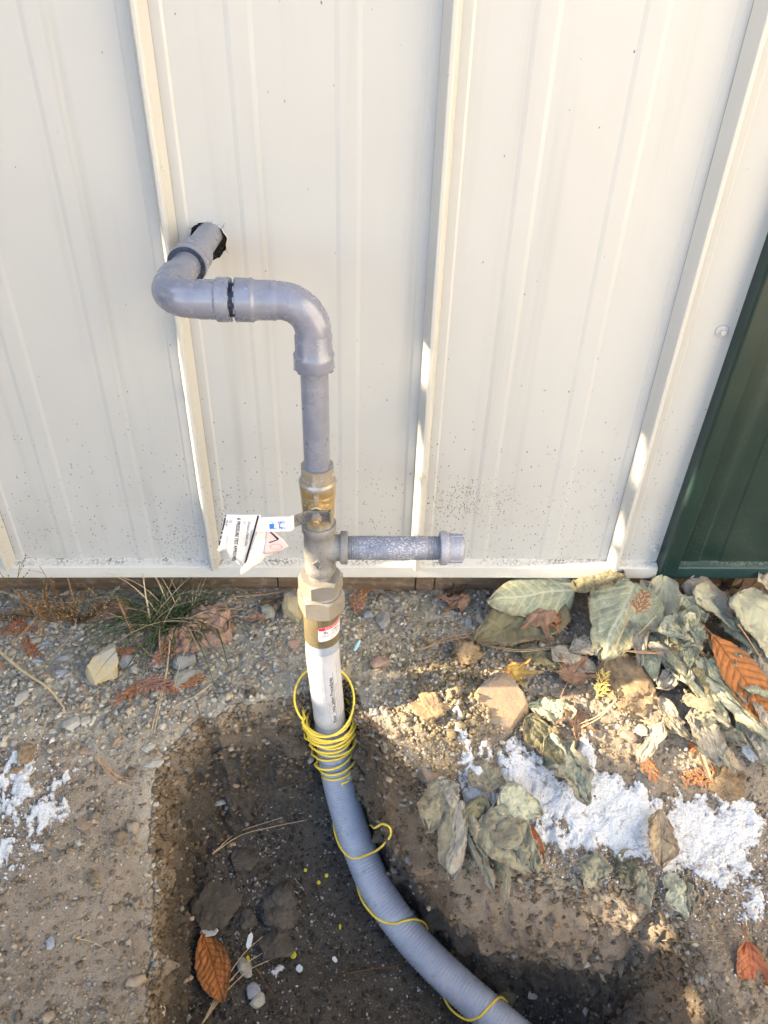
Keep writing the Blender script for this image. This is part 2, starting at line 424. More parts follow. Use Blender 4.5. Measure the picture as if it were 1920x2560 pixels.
def leaf_mat(name, base, alt, vein, rough=.8, felt=0.0, veink=.8, trans=.12, net=0.0, spots=None, spotk=.5):
    m = mat_new(name, base, rough, 0, .25); n = NB(m); p = n.coord('Object')
    c = n.mix(n.maprange(n.noise(p, 45, 5, .65), .34, .66), base, alt)
    if spots: c = n.mix(n.maprange(n.noise(p, 120, 4, .65), .54, .64, 0, spotk), c, spots)
    v = n.math('MULTIPLY', n.attr('vein'), veink)
    if net:
        ed = n.voro(p, 260, 'DISTANCE_TO_EDGE'); ed2 = n.voro(p, 105, 'DISTANCE_TO_EDGE')
        nn = n.math('MAXIMUM', n.math('MULTIPLY', n.maprange(ed2, .10, .02), net), n.math('MULTIPLY', n.maprange(ed, .16, .02), net * .5))
        v = n.math('MAXIMUM', v, nn)
    c = n.mix(v, c, vein)
    edge_ = n.math('MULTIPLY', n.attr('edge'), n.maprange(n.noise(p, 60, 4, .65), .38, .58)); c = n.mix(n.math('MULTIPLY', edge_, .8), c, tuple(q * .5 for q in (.30, .20, .11)))
    n.color(c)
    if felt:
        n.b.inputs['Sheen Weight'].default_value = felt; n.b.inputs['Sheen Roughness'].default_value = .5
    n.bump(n.math('ADD', n.noise(p, 170, 6, .72), n.math('MULTIPLY', n.attr('vein'), -.4 if not net else .35)), .6, .0022)
    return m
L_MUL = leaf_mat('felted_grey_green_leaf', (.285, .295, .195), (.225, .245, .16), (.50, .50, .38), .9, .3, 1.0, net=.42)
L_MUL2 = leaf_mat('felted_pale_leaf', (.43, .42, .30), (.355, .355, .25), (.54, .53, .41), .92, .35, .5, net=.22)
L_OLV = leaf_mat('dull_olive_leaf', (.135, .125, .07), (.17, .155, .095), (.22, .21, .14), .85, .2, .5, spots=(.08, .06, .04))
L_GRY = leaf_mat('withered_grey_leaf', (.30, .28, .235), (.24, .215, .18), (.37, .345, .29), .92, .35, .4, spots=(.15, .12, .09), spotk=.4)
L_FELT = leaf_mat('limp_felted_leaf', (.185, .165, .115), (.225, .205, .145), (.26, .24, .18), .95, .45, .25, spots=(.13, .11, .08), spotk=.4)
L_FELT2 = leaf_mat('pale_limp_leaf', (.27, .26, .185), (.215, .205, .145), (.32, .31, .235), .95, .4, .3, spots=(.2, .18, .13), spotk=.3)
L_GRN2 = leaf_mat('frozen_grey_green_leaf', (.20, .21, .155), (.255, .26, .20), (.36, .365, .29), .9, .3, .9, net=.3, spots=(.34, .34, .29), spotk=.5)
L_BRN = leaf_mat('dry_brown_leaf', (.30, .185, .125), (.24, .14, .095), (.19, .105, .07), .7, 0, .6, spots=(.38, .26, .19), spotk=.5)
L_BRNP = leaf_mat('dry_pinkish_leaf', (.40, .265, .20), (.32, .195, .14), (.24, .14, .10), .65, 0, .5, spots=(.46, .34, .28), spotk=.6)
L_BRND = leaf_mat('dark_brown_leaf', (.075, .045, .03), (.11, .07, .05), (.05, .03, .02), .7, 0, .5)
L_ORG = leaf_mat('orange_brown_leaf', (.46, .185, .055), (.38, .14, .045), (.16, .055, .02), .6, 0, .85, spots=(.27, .10, .04), spotk=.35)
L_RUST = leaf_mat('rust_red_leaf', (.30, .095, .045), (.38, .14, .065), (.17, .05, .03), .6, 0, .6)
L_YEL = leaf_mat('yellow_leaf', (.62, .40, .10), (.55, .32, .09), (.66, .50, .18), .6, 0, .6, spots=(.36, .11, .03), spotk=.8)
L_TAN = leaf_mat('tan_leaf', (.46, .36, .24), (.40, .30, .20), (.30, .22, .14), .7, 0, .5)
M_CEDAR = leaf_mat('rusty_cedar', (.31, .115, .05), (.37, .16, .075), (.5, .2, .1), .75, 0, 0, spots=(.55, .30, .14), spotk=.4)
M_CEDARP = leaf_mat('pinkish_cedar', (.38, .18, .115), (.33, .14, .09), (.5, .2, .1), .75, 0, 0)
M_CEDARY = leaf_mat('yellow_cedar', (.60, .46, .13), (.55, .38, .12), (.5, .2, .1), .75, 0, 0)
M_NEEDLE = leaf_mat('pine_needle', (.42, .235, .11), (.50, .31, .17), (.4, .2, .1), .55, 0, 0)
M_STRAW = leaf_mat('straw', (.55, .43, .27), (.47, .36, .22), (.5, .4, .3), .6, 0, 0)
M_GRASS = leaf_mat('dark_grass', (.045, .07, .028), (.09, .115, .055), (.2, .2, .1), .5, 0, 0, spots=(.20, .21, .12), spotk=.5)
M_WEED = leaf_mat('dry_weed', (.12, .07, .035), (.20, .115, .05), (.2, .2, .1), .8, 0, 0)
M_WEEDO = leaf_mat('orange_dry_weed', (.34, .19, .075), (.25, .13, .05), (.2, .2, .1), .8, 0, 0)
M_SEED = leaf_mat('weed_seed', (.40, .32, .2), (.16, .10, .06), (.2, .2, .1), .8, 0, 0)
M_FOLI = leaf_mat('cedar_foliage', (.05, .085, .03), (.07, .11, .04), (.2, .2, .1), .7, 0, 0)
M_BARK = leaf_mat('bark', (.13, .095, .07), (.09, .065, .05), (.2, .2, .1), .9, 0, 0)
def wood_mat():
    m = mat_new('weathered_sill_board', (.2, .13, .08), .85); n = NB(m); p = n.coord('Position', (4, 40, 60))
    c = n.mix(n.maprange(n.noise(p, 2.0, 6, .7), .35, .65), (.15, .098, .06), (.235, .16, .10))
    c = n.mix(n.maprange(n.noise(n.coord('Position'), 60, 4), .52, .66), c, (.28, .215, .15))
    n.color(c); n.bump(n.noise(p, 2.0, 6), .5, .003); return m
M_WOOD = wood_mat()
M_PLAST_B = mat_new('pale_blue_plastic', (.35, .62, .72), .4)
M_PLAST_W = mat_new('white_plastic', (.75, .78, .78), .35)
M_PLAST_Y = mat_new('yellow_plastic', (.75, .62, .05), .4)

# ------------------------------------------------------------------ terrain: bank, pit and trench
POLY = [  # rim of the dug pit (x, y) and width of the cut face there
    (.026, -.250, .035), (.062, -.228, .035), (.113, -.219, .032), (.152, -.213, .030), (.200, -.188, .030), (.236, -.186, .030),
    (.266, -.245, .034), (.304, -.296, .034), (.350, -.343, .034), (.396, -.388, .034), (.435, -.428, .036), (.480, -.455, .042),
    (.550, -.466, .055), (.612, -.474, .075), (.690, -.497, .11), (.730, -.54, .12), (.735, -.62, .12), (.68, -.78, .13), (.50, -.86, .10), (.20, -.88, .10),
    (-.045, -.78, .05), (-.056, -.63, .028), (-.048, -.50, .024), (-.051, -.44, .022), (-.060, -.355, .022), (-.056, -.325, .022), (-.042, -.300, .026), (-.022, -.276, .030), (.000, -.256, .034)]
def pit_distance(X, Y):
    n = len(POLY); best = np.full(X.shape, 1e9); wid = np.full(X.shape, .05); inside = np.zeros(X.shape, bool)
    for i in range(n):
        x0, y0, w0 = POLY[i]; x1, y1, w1 = POLY[(i + 1) % n]
        dx, dy = x1 - x0, y1 - y0
        t = np.clip(((X - x0) * dx + (Y - y0) * dy) / (dx * dx + dy * dy), 0, 1)
        d = np.hypot(X - x0 - t * dx, Y - y0 - t * dy)
        m = d < best; best = np.where(m, d, best); wid = np.where(m, w0 + (w1 - w0) * t, wid)
        c = ((y0 > Y) != (y1 > Y)); xi = x0 + (Y - y0) * dx / (dy if abs(dy) > 1e-9 else 1e-9)
        inside ^= c & (X < xi)
    return np.where(inside, best, -best), wid
def gauss(X, Y, x, y, r): return np.exp(-((X - x) ** 2 + (Y - y) ** 2) / (r * r))
def height(X, Y):
    wx = X + .013 * fbm(X * 20, Y * 20, 3, 5, .6); wy = Y + .013 * fbm(X * 20, Y * 20, 9, 5, .6)
    d, w = pit_distance(wx, wy)
    top = -.104 + .006 * fbm(X * 6, Y * 6, 21, 3)
    top = top - .235 * sstep(-.23, -.62, Y + .012 * fbm(X * 14, Y * 14, 23, 3)) * sstep(.15, .0, X)
    top = top - .112 * sstep(-.25, -.46, Y) * sstep(.20, .32, X)
    top = top + .026 * gauss(X, Y, .385, -.215, .060) + .018 * gauss(X, Y, .43, -.27, .06)
    top = top + .014 * gauss(X, Y, .50, -.36, .08) + .014 * gauss(X, Y, .66, -.40, .08)
    floor = np.interp(Y, [-.9, -.55, -.44, -.38, -.31, -.27, -.245, -.2], [-.525, -.51, -.492, -.468, -.425, -.385, -.335, -.31]) + .012 * fbm(X * 11, Y * 11, 31, 4)
    floor = floor + .016 * gauss(X, Y, .06, -.36, .06) + .02 * gauss(X, Y, .0, -.33, .05)
    t = np.clip(d / w, 0, 1); S = 1 - (1 - t) ** 2.1
    S = np.where(d < 0, 0, S)
    lip_ = .012 * np.exp(-np.abs(d) / .012)
    H = top - lip_ + (floor - top + lip_) * S
    face = S * (1 - S) * 4
    fm = sstep(.0, .15, S) * sstep(1., .88, S)
    rough = .0070 * fbm(X * 45, Y * 45, 41, 5, .62) * (1 - .85 * fm) + .0034 * np.abs(fbm(X * 170, Y * 170, 47, 3)) * (1 - .3 * S)
    lit = gauss(X, Y, .39, -.21, .09) + .5 * gauss(X, Y, .45, -.32, .12) + .8 * gauss(X, Y, .56, -.44, .12)
    rough = rough + lit * .013 * np.clip(fbm(X * 85, Y * 85, 53, 4, .65), -.4, 1)
    H = H + rough * sstep(3.0, 1.0, np.abs(X)) * sstep(3.0, 1.0, np.abs(Y))
    far = np.clip(np.maximum(np.abs(X) - 1.2, np.abs(Y + .4) - 1.0), 0, 60)
    H = H + .05 * sstep(0, 8, far) * fbm(X * .35, Y * .35, 71, 3)
    return H, S, face, d
def axis(lo, hi, st, far):
    mid = np.arange(lo, hi + st / 2, st); out = []; x = 0; s_ = st
    while x < far: s_ *= 1.22; x += s_; out.append(x)
    out = np.array(out); return np.concatenate([(lo - out)[::-1], mid, hi + out])
GX = axis(-.52, 1.08, .0021, 45); GY = axis(-.74, .05, .0021, 45)
XX, YY = np.meshgrid(GX, GY)
HH, SS, FACE, DD = height(XX, YY)
ny, nx = HH.shape
# push the cut faces sideways a little so that they are lumpy, with small overhangs
nrmx = np.gradient(HH, GX, axis=1); nrmy = np.gradient(HH, GY, axis=0)
sl = np.sqrt(nrmx ** 2 + nrmy ** 2) + 1e-6
push = 0 * FACE * .014 * fbm(XX * 30 + HH * 40, YY * 30 - HH * 40, 61, 4) * np.clip(sl, 0, 1)
fmask = sstep(.10, .3, SS) * sstep(1., .85, SS)
PX = XX - nrmx / sl * push + nrmx / sl * .016 * fmask; PY = YY - nrmy / sl * push + nrmy / sl * .016 * fmask
idx = np.arange(nx * ny).reshape(ny, nx)
Q = np.stack([idx[:-1, :-1], idx[:-1, 1:], idx[1:, 1:], idx[1:, :-1]], -1).reshape(-1, 4)
me = npmesh('ground', np.stack([PX, PY, HH], -1).reshape(-1, 3), Q)
grav = sstep(-.37, -.20, YY + .07 * fbm(XX * 9, YY * 9, 81, 4)) * (1 - .8 * SS) * (1 - .75 * sstep(.45, .62, XX + .05 * fbm(XX * 8, YY * 8, 83)))
rimg = np.exp(-(DD / .03) ** 2) * sstep(.12, .02, XX) * sstep(-.50, -.35, YY) * .7
grav = np.clip(np.maximum(grav, rimg), 0, 1)
damp_shade = sstep(.80, 1.0, SS) * .92
damp_shade = np.maximum(damp_shade, .75 * SS * sstep(.20, .0, np.abs(XX - .13)) * sstep(-.33, -.25, YY))
cut = np.clip(FACE * 1.2, 0, 1) * (1 - damp_shade) * sstep(-.1, .3, fbm(XX * 12, YY * 12, 91, 3) + .25)
near_warm = sstep(.16, .07, np.hypot(XX - .41, YY + .26))
cut = np.clip(cut + .35 * near_warm, 0, 1)
fattr(me, 'gravel', grav.ravel()); fattr(me, 'damp_shade', damp_shade.ravel()); fattr(me, 'cut', cut.ravel()); fattr(me, 'brown', (1 - grav).ravel())
ground = ob('ground', me, M_SOIL, None, True); tag(ground, kind='structure')
ground['label'] = 'gravelly bank with a freshly dug pit and trench'

# the cut faces of the pit as a dense strip of their own, following the rim
def rim_curve(step=.0021):
    P = np.array([p[:3] for p in POLY]); P = np.vstack([P, P[:1]]); Lc = np.r_[0, np.cumsum(np.hypot(*np.diff(P[:, :2], axis=0).T))]
    t = np.arange(0, Lc[-1], step); C = np.stack([np.interp(t, Lc, P[:, i]) for i in range(3)], 1); k = 13
    for i in range(3):
        q = np.concatenate([C[-k:, i], C[:, i], C[:k, i]]); C[:, i] = np.convolve(q, np.ones(2 * k + 1) / (2 * k + 1), 'valid')
    return t, C
def hz0(x, y):
    i = np.clip(np.searchsorted(GX, x) - 1, 0, nx - 2); j = np.clip(np.searchsorted(GY, y) - 1, 0, ny - 2); return HH[j, i]
tR, CR = rim_curve()
dR = np.gradient(CR[:, :2], axis=0); dR /= np.linalg.norm(dR, axis=1)[:, None]; nR = np.stack([dR[:, 1], -dR[:, 0]], 1)
if pit_distance(np.array([CR[200, 0] + nR[200, 0] * .01]), np.array([CR[200, 1] + nR[200, 1] * .01]))[0][0] < 0: nR = -nR
# where the warped rim really lies: walk along the inward normal to the first drop
offs = np.arange(-.030, .031, .0015)
dd_ = np.stack([pit_distance(CR[:, 0] + nR[:, 0] * o_ + .013 * fbm((CR[:, 0] + nR[:, 0] * o_) * 20, (CR[:, 1] + nR[:, 1] * o_) * 20, 3, 5, .6), CR[:, 1] + nR[:, 1] * o_ + .013 * fbm((CR[:, 0] + nR[:, 0] * o_) * 20, (CR[:, 1] + nR[:, 1] * o_) * 20, 9, 5, .6))[0] for o_ in offs], 0)
rim_o = offs[np.argmax(dd_ > 0, axis=0)]
rim_o = np.convolve(np.concatenate([rim_o[-4:], rim_o, rim_o[:4]]), np.ones(9) / 9, 'valid')
ztop = hz0(CR[:, 0] + nR[:, 0] * (rim_o - .010), CR[:, 1] + nR[:, 1] * (rim_o - .010)); zbot = hz0(CR[:, 0] + nR[:, 0] * (rim_o + CR[:, 2] * 1.35), CR[:, 1] + nR[:, 1] * (rim_o + CR[:, 2] * 1.35))
ztop = np.convolve(np.concatenate([ztop[-5:], ztop, ztop[:5]]), np.ones(11) / 11, 'valid'); zbot = np.convolve(np.concatenate([zbot[-8:], zbot, zbot[:8]]), np.ones(17) / 17, 'valid')
MV = 130; vv_ = np.linspace(-.05, 1.06, MV)
SV_, VV_ = np.meshgrid(np.arange(len(tR)), vv_, indexing='ij'); vc = np.clip(VV_, 0, 1)
ZF = ztop[SV_] - .006 + (zbot - ztop)[SV_] * VV_
OF = rim_o[SV_] + CR[SV_, 2] * (1 - (1 - vc) ** (1 / 2.1)) + .004 - .016 * np.exp(-np.clip(VV_ + .05, 0, 1) / .035)
TT_ = tR[SV_]
env = sstep(-.04, .08, VV_)
DSP = .015 * fbm(TT_ * 16, ZF * 20, 101, 4, .55) + .0085 * fbm(TT_ * 60, ZF * 66, 103, 4, .6) + .0050 * np.abs(fbm(TT_ * 150, ZF * 150, 107, 3, .6))
lump_ = np.clip(fbm(TT_ * 36, ZF * 42, 109, 3) - .15, 0, 1) * .034 - .010 * np.clip(fbm(TT_ * 26, ZF * 9, 119, 2) - .1, 0, 1)
bulge = .046 * np.exp(-((VV_ - .30) / .22) ** 2) * sstep(.285, .36, CR[SV_, 0]) * sstep(.72, .60, CR[SV_, 0]) * (CR[SV_, 1] > -.6)
OF = OF + (DSP + lump_) * env + bulge * sstep(-.02, .12, VV_)
XF = CR[SV_, 0] + nR[SV_, 0] * OF; YF = CR[SV_, 1] + nR[SV_, 1] * OF
_i = np.clip(np.searchsorted(GX, XF) - 1, 0, nx - 2); _j = np.clip(np.searchsorted(GY, YF) - 1, 0, ny - 2)
ZF = np.where((VV_ < .05) & (SS[_j, _i] < .03), HH[_j, _i] + .0015 - .016 * sstep(.0, -.05, VV_), ZF)
idf = np.arange(XF.size).reshape(XF.shape); nxt_ = np.roll(idf, -1, 0)
QF = np.stack([idf[:, :-1], nxt_[:, :-1], nxt_[:, 1:], idf[:, 1:]], -1).reshape(-1, 4)
mf = npmesh('pit_face', np.stack([XF, YF, ZF], -1).reshape(-1, 3), QF)
damp_shade_face = np.clip(sstep(np.where(CR[SV_, 0] < .02, .22, .34), np.where(CR[SV_, 0] < .02, .62, .9), VV_ + .25 * fbm(TT_ * 14, ZF * 14, 111, 3)) * .9 + .75 * (YF > -.30) * sstep(.27, .20, XF) * sstep(.05, .3, VV_), 0, .95)
cutf = np.clip(.35 + .5 * fbm(TT_ * 10, ZF * 12, 113, 3) + .5 * (XF > .22) * (XF < .40), 0, 1) * (1 - damp_shade_face)
fattr(mf, 'gravel', (sstep(.12, .0, VV_) * .6).ravel()); fattr(mf, 'damp_shade', damp_shade_face.ravel()); fattr(mf, 'cut', cutf.ravel()); fattr(mf, 'brown', np.ones(XF.size))
pface = ob('pit_face', mf, M_SOIL, None, True); tag(pface, kind='structure'); pface['label'] = 'raw cut faces of the dug pit'

def hz(x, y):
    x = np.asarray(x, float); y = np.asarray(y, float)
    i = np.clip(np.searchsorted(GX, x) - 1, 0, nx - 2); j = np.clip(np.searchsorted(GY, y) - 1, 0, ny - 2)
    fx = (x - GX[i]) / (GX[i + 1] - GX[i]); fy = (y - GY[j]) / (GY[j + 1] - GY[j])
    return (HH[j, i] * (1 - fx) + HH[j, i + 1] * fx) * (1 - fy) + (HH[j + 1, i] * (1 - fx) + HH[j + 1, i + 1] * fx) * fy
def ray(px, py): return np.array([(px - 960) / FPX, (py - 1280) / FPX, 1.]) @ RC
def at(px, py, Y=None, Z=None):
    d = ray(px, py); t = (Y - CAM[1]) / d[1] if Y is not None else (Z - CAM[2]) / d[2]
    return CAM + t * d
def on_ground(px, py, up=0.0):
    """where the ground lies that is seen at a pixel of the photograph"""
    d = ray(px, py); t = np.arange(.6, 2.2, .0015); P = CAM + t[:, None] * d
    below = P[:, 2] < hz(P[:, 0], P[:, 1]) + up; k = int(np.argmax(below)) if below.any() else len(t) - 1
    Q_ = P[k].copy(); Q_[2] -= up
    return Q_
def scale_at(P): return FPX / float((RC @ (np.asarray(P) - CAM))[2])
def gnormal(x, y, e_=.012):
    gx = (hz(x + e_, y) - hz(x - e_, y)) / (2 * e_); gy = (hz(x, y + e_) - hz(x, y - e_)) / (2 * e_)
    v = np.array([-gx, -gy, 1.]); return v / np.linalg.norm(v)

# ------------------------------------------------------------------ the metal walls
W = .356; H0, HW = .0115, 2.7
wallc = empty('cream_metal_wall', (0, 0, 0)); tag(wallc, 'cream painted standing seam metal wall behind the gas riser', 'wall')
HOLE = (.0495, .5600)
def pan_section(x0):
    f = [(H0, 0), (.0235, 0), (.027, .0016)]
    for c in (.111, .237):
        f += [(c - .0165, .0016), (c - .0105, .0006), (c + .0105, .0006), (c + .0165, .0016)]
    f += [(W - .027, .0016), (W - .0235, 0), (W - H0, 0)]
    return [(x0 + x, y) for x, y in f]
def make_pan(k):
    sec = pan_section(k * W)
    if k != 0:
        return extrude_xy('wall_panel', sec, 0, HW, M_SIDE, wallc, .0006, zs=[0, .4, .8, 1.4, HW])
    z0, z1 = .50, .615
    V, F = [], []
    def quad(a_, b_, za, zb):
        i = len(V); V.extend([(a_[0], a_[1], za), (b_[0], b_[1], za), (b_[0], b_[1], zb), (a_[0], a_[1], zb)]); F.append((i, i + 1, i + 2, i + 3))
    for i in range(len(sec) - 1):
        quad(sec[i], sec[i + 1], 0, z0); quad(sec[i], sec[i + 1], z1, HW)
        if i != 2: quad(sec[i], sec[i + 1], z0, z1)
    xa, xb = sec[2][0], sec[3][0]; yy = sec[2][1]; n = 48; i0 = len(V)
    for q in range(n):
        t = 2 * math.pi * q / n; c_, s_ = math.cos(t), math.sin(t)
        r = .0242 + .0012 * math.sin(3 * t + 1) + .0007 * math.sin(11 * t) + .0005 * math.sin(23 * t) + (.0030 if s_ < -.3 and c_ > .0 else 0) * abs(s_)
        V.append((HOLE[0] + r * c_, yy, HOLE[1] + r * s_))
    for q in range(n):
        t = 2 * math.pi * q / n; c_, s_ = math.cos(t), math.sin(t)
        kx = ((xb if c_ > 0 else xa) - HOLE[0]) / c_ if abs(c_) > 1e-6 else 1e9
        kz = ((z1 if s_ > 0 else z0) - HOLE[1]) / s_ if abs(s_) > 1e-6 else 1e9
        kk = min(kx, kz); V.append((HOLE[0] + kk * c_, yy, HOLE[1] + kk * s_))
    for q in range(n):
        q2 = (q + 1) % n; F.append((i0 + q, i0 + n + q, i0 + n + q2, i0 + q2))
    for cx, cz in ((xa, z0), (xb, z0), (xa, z1), (xb, z1)):
        tc = math.atan2(cz - HOLE[1], cx - HOLE[0]) % (2 * math.pi); q = int(tc / (2 * math.pi) * n)
        V.append((cx, yy, cz)); F.append((i0 + n + q, len(V) - 1, i0 + n + (q + 1) % n))
    o = mk('wall_panel', V, F, M_SIDE, wallc)
    m = o.modifiers.new('thickness', 'SOLIDIFY'); m.thickness = .0006; m.offset = -1
    return o
for k in (-4, -3, -2, -1, 0, 1): make_pan(k)
lipp = []
for q in range(49):
    t = 2 * math.pi * q / 48; c_, s_ = math.cos(t), math.sin(t)
    r = .0245 + .0012 * math.sin(3 * t + 1) + .0007 * math.sin(11 * t) + .0005 * math.sin(23 * t) + (.0030 if s_ < -.3 and c_ > .0 else 0) * abs(s_)
    lipp.append((HOLE[0] + r * c_, .0014 + .0006 * math.sin(9 * t), HOLE[1] + r * s_))
sweep('hole_edge', lipp, .0009, M_RIB, wallc, 6, cap=False)
rr_ = np.random.default_rng(4); iv, if_ = [], []
for q in range(260):       # torn fibres of insulation inside the hole
    t = rr_.uniform(0, 2 * math.pi); r0 = rr_.uniform(.0185, .0245); p0 = np.array([HOLE[0] + r0 * math.cos(t), rr_.uniform(.001, .010), HOLE[1] + r0 * math.sin(t)]); d_ = rr_.normal(0, .004, 3) * [1, .7, 1]
    v_, f_ = sweep_data([p0, p0 + d_ * .5 + rr_.normal(0, .001, 3), p0 + d_], [.0003, .00025, .0002], 3); o_ = len(iv); iv += list(v_); if_ += [tuple(i + o_ for i in f) for f in f_]
mk('insulation_fibres', iv, if_, mat_new('grey_insulation', (.06, .06, .06), .9), wallc)['kind'] = 'stuff'
def last_pan():
    f = [(2 * W + H0, 0), (2 * W + .0235, 0), (2 * W + .027, .0012), (.845, .0012)]
    extrude_xy('wall_panel', f, 0, HW, M_SIDE, wallc)
last_pan()
RIB = [(-.0115, -.0008), (-.0112, -.0012), (-.0032, -.0236), (-.0028, -.0246), (-.0018, -.0252), (.0018, -.0252), (.0028, -.0246), (.0032, -.0236), (.0112, -.0012), (.0115, -.0008)]
for k in (-3, -2, -1, 0, 1, 2):
    r = extrude_xy('rib', [(k * W + x, y) for x, y in RIB], -.004, HW, M_RIB, wallc, 0, smooth=False)
    seam = extrude_xy('seam_lip', [(k * W + .0030, -.0242), (k * W + .0042, -.0236), (k * W + .0040, -.0180), (k * W + .0056, -.0178)], -.004, HW, M_RIB, r, 0)
fl = [(.03, .0032), (.0022, .0030), (-.0135, -.0035), (-.0150, -.0050), (-.0158, -.0265), (-.0150, -.0282), (-.0110, -.0284)]
def flash(name, x0, x1, mat, parent, wob=.0):
    xs = np.linspace(x0, x1, max(2, int((x1 - x0) / .03))); V = []; F = []; n = len(fl)
    for x in xs:
        dz = .0022 * math.sin(x * 4.2 + .6) * wob
        V += [(x, y, z + dz) for y, z in fl]
    for i in range(len(xs) - 1):
        for j in range(n - 1): F.append((i * n + j, i * n + j + 1, (i + 1) * n + j + 1, (i + 1) * n + j))
    o = mk(name, V, F, mat, parent); m = o.modifiers.new('thickness', 'SOLIDIFY'); m.thickness = .0007; return o
flash('base_flashing', -1.5, .7925, M_FLASH, wallc, .5)
for X, Z in ((.7825, .442), (.7805, .030)):
    s_ = lathe('screw', (X, 0, Z), (0, -1, 0), [(-.002, .0095), (.0008, .0095), (.0018, .0088), (.0022, .0060), (.0034, .0058), (.0036, .0044), (.0072, .0040), (.0080, .0030)], M_SIDE, wallc, 24)
# dark backing of the wall and the torn insulation seen in the hole
box('wall_backing', (-1.5, .012, .0), (2.6, .02, HW), M_HOLE, wallc)
# green corner and green wall to the right
wallg = empty('green_metal_wall', (.8, 0, 0)); tag(wallg, 'dark green metal wall section at the right edge', 'wall')
def gx(pts): return [(x - .8, y) for x, y in pts]
extrude_xy('corner_trim', gx([(.7935, .004), (.7935, -.001), (.7932, -.0235), (.7936, -.0268), (.7950, -.0290), (.7972, -.0300), (.8205, -.0300), (.8216, -.0296), (.8222, -.0284), (.8222, -.004)]), -.003, HW, M_GREEN, wallg, .0005)
extrude_xy('wall_panel', gx([(.8205, -.0025), (.868, -.0025), (.872, -.0010), (.905, -.0010), (.909, -.0025), (1.00, -.0025), (1.004, -.0010), (1.04, -.0010), (1.044, -.0025), (1.15, -.0025)]), 0, HW, M_GREEN, wallg, .0005)
extrude_xy('rib', gx([(1.148, -.0032), (1.157, -.026), (1.164, -.026), (1.173, -.0032)]), -.003, HW, M_GREEN, wallg, 0)
extrude_xy('wall_panel', gx([(1.171, -.0025), (1.5, -.0025), (2.6, -.0025)]), 0, HW, M_GREEN, wallg, .0005)
for o in wallg.children:
    if o.name.startswith('corner_trim'): o.data.transform(Matrix(((1, 0, .018, 0), (0, 1, 0, 0), (0, 0, 1, 0), (0, 0, 0, 1))))
gf = flash('base_flashing', .7940, 2.6, M_GFLASH, wallg); gf.location.x = -.8
# eave over both walls (out of the frame)
eave = empty('roof_eave', (0, 0, HW)); tag(eave, 'cream roof eave running along the top of the wall', 'eave')
box('soffit', (-12, -.30, 0), (2.6, .1, .02), M_RIB, eave); box('fascia', (-12, -.325, -.03), (2.6, -.302, .15), M_RIB, eave)
# the rest of the wall to the left, and a pale wall added at right to bounce sunlight, both out of the frame
wl_ = extrude_xy('metal_wall_end', [(-12, .0), (-1.43, .0)], -.1, HW, M_SIDE, None, .003); tag(wl_, 'plain cream metal wall continuing to the left', 'wall')
wing = empty('added_bounce_wall', (2.15, 0, 0)); tag(wing, 'unseen pale wall added at right to bounce sunlight onto the ribs', 'building')
box('wall', (0, -3.6, -.15), (.15, .3, 2.6), M_BOUNCE, wing)
for i in range(9): box('rib', (-.026, -.35 - .38 * i - .006, -.1), (-.0005, -.35 - .38 * i + .006, 2.6), M_BOUNCE, wing)
# foundation below
sill = empty('foundation_sill', (0, .03, -.06)); tag(sill, 'weathered brown board sill under the metal wall', 'foundation')
for x0, x1 in ((-1.5, -.62), (-.618, .102), (.104, .362), (.364, .398), (.400, .96), (.962, 2.6)):
    box('board', (x0, .006 + .003 * math.sin(x0 * 9), -.24), (x1, .05, .075), M_WOOD, sill, .0015)

# ------------------------------------------------------------------ gas riser
GAS = empty('gas_riser', (.198, -.222, 0)); tag(GAS, 'grey gas riser with brass valve, elbows and capped side outlet', 'gas riser')
OX, OY = .198, -.222
def gp(o):      # a part is given in world coordinates: bring it under the riser
    o.location = (-OX, -OY, 0); return o
RX, RY = .1988, -.222
EX, ZR = .035, .5675
# pipe out of the wall
ax = np.array([EX - .0516, -.222, 0]); ax /= np.linalg.norm(ax)
O = np.array([.0516, 0, ZR])
gp(lathe('wall_pipe', O, ax, [(-.09, .0167), (.122, .0167)], M_PIPE, GAS))
cp = gp(lathe('coupling', O, ax, [(.072, .0170), (.072, .0205), (.074, .0222), (.079, .0226), (.083, .0214), (.101, .0214), (.104, .0236), (.108, .0243), (.116, .0243), (.1185, .0236), (.1185, .0190)], M_FIT, GAS))
gp2 = lathe('seal_ring', O, ax, [(.1150, .0180), (.1192, .0180), (.1196, .0232), (.1150, .0234)], M_SEAL, cp)
def arc(c, u, v, r, n=20): return [np.array(c) + r * (math.cos(t) * np.array(u) + math.sin(t) * np.array(v)) for t in np.linspace(0, math.pi / 2, n)]
R = .037; rb = .0208
def elbow_path(corner, din, dout, pre, post):
    corner = np.array(corner, float); din = np.array(din, float); dout = np.array(dout, float)
    pts, rad = [], []
    for s, r in pre: pts.append(corner - din * (R + s)); rad.append(r)
    c = corner - din * R + dout * R
    for p in arc(c, -dout, din, R, 22): pts.append(p); rad.append(rb)
    for s, r in post: pts.append(corner + dout * (R + s)); rad.append(r)
    return pts, rad
corner1 = (EX, RY, ZR)
din1 = ax
pre = [(.066, .0178), (.030, .0178), (.0298, .0200), (.026, .0216), (.012, .0216), (.0095, .0208)]
post = [(.0008, rb), (.0030, .0216), (.0195, .0216), (.0212, .0222), (.0222, .0236), (.0240, .0242), (.0352, .0242), (.0368, .0236), (.0370, .0170)]
P, r_ = elbow_path(corner1, din1, (1, 0, 0), pre, post)
el1 = gp(sweep('elbow', P, r_, M_FIT, GAS, 36, sharp=50))
corner2 = (RX, RY, ZR)
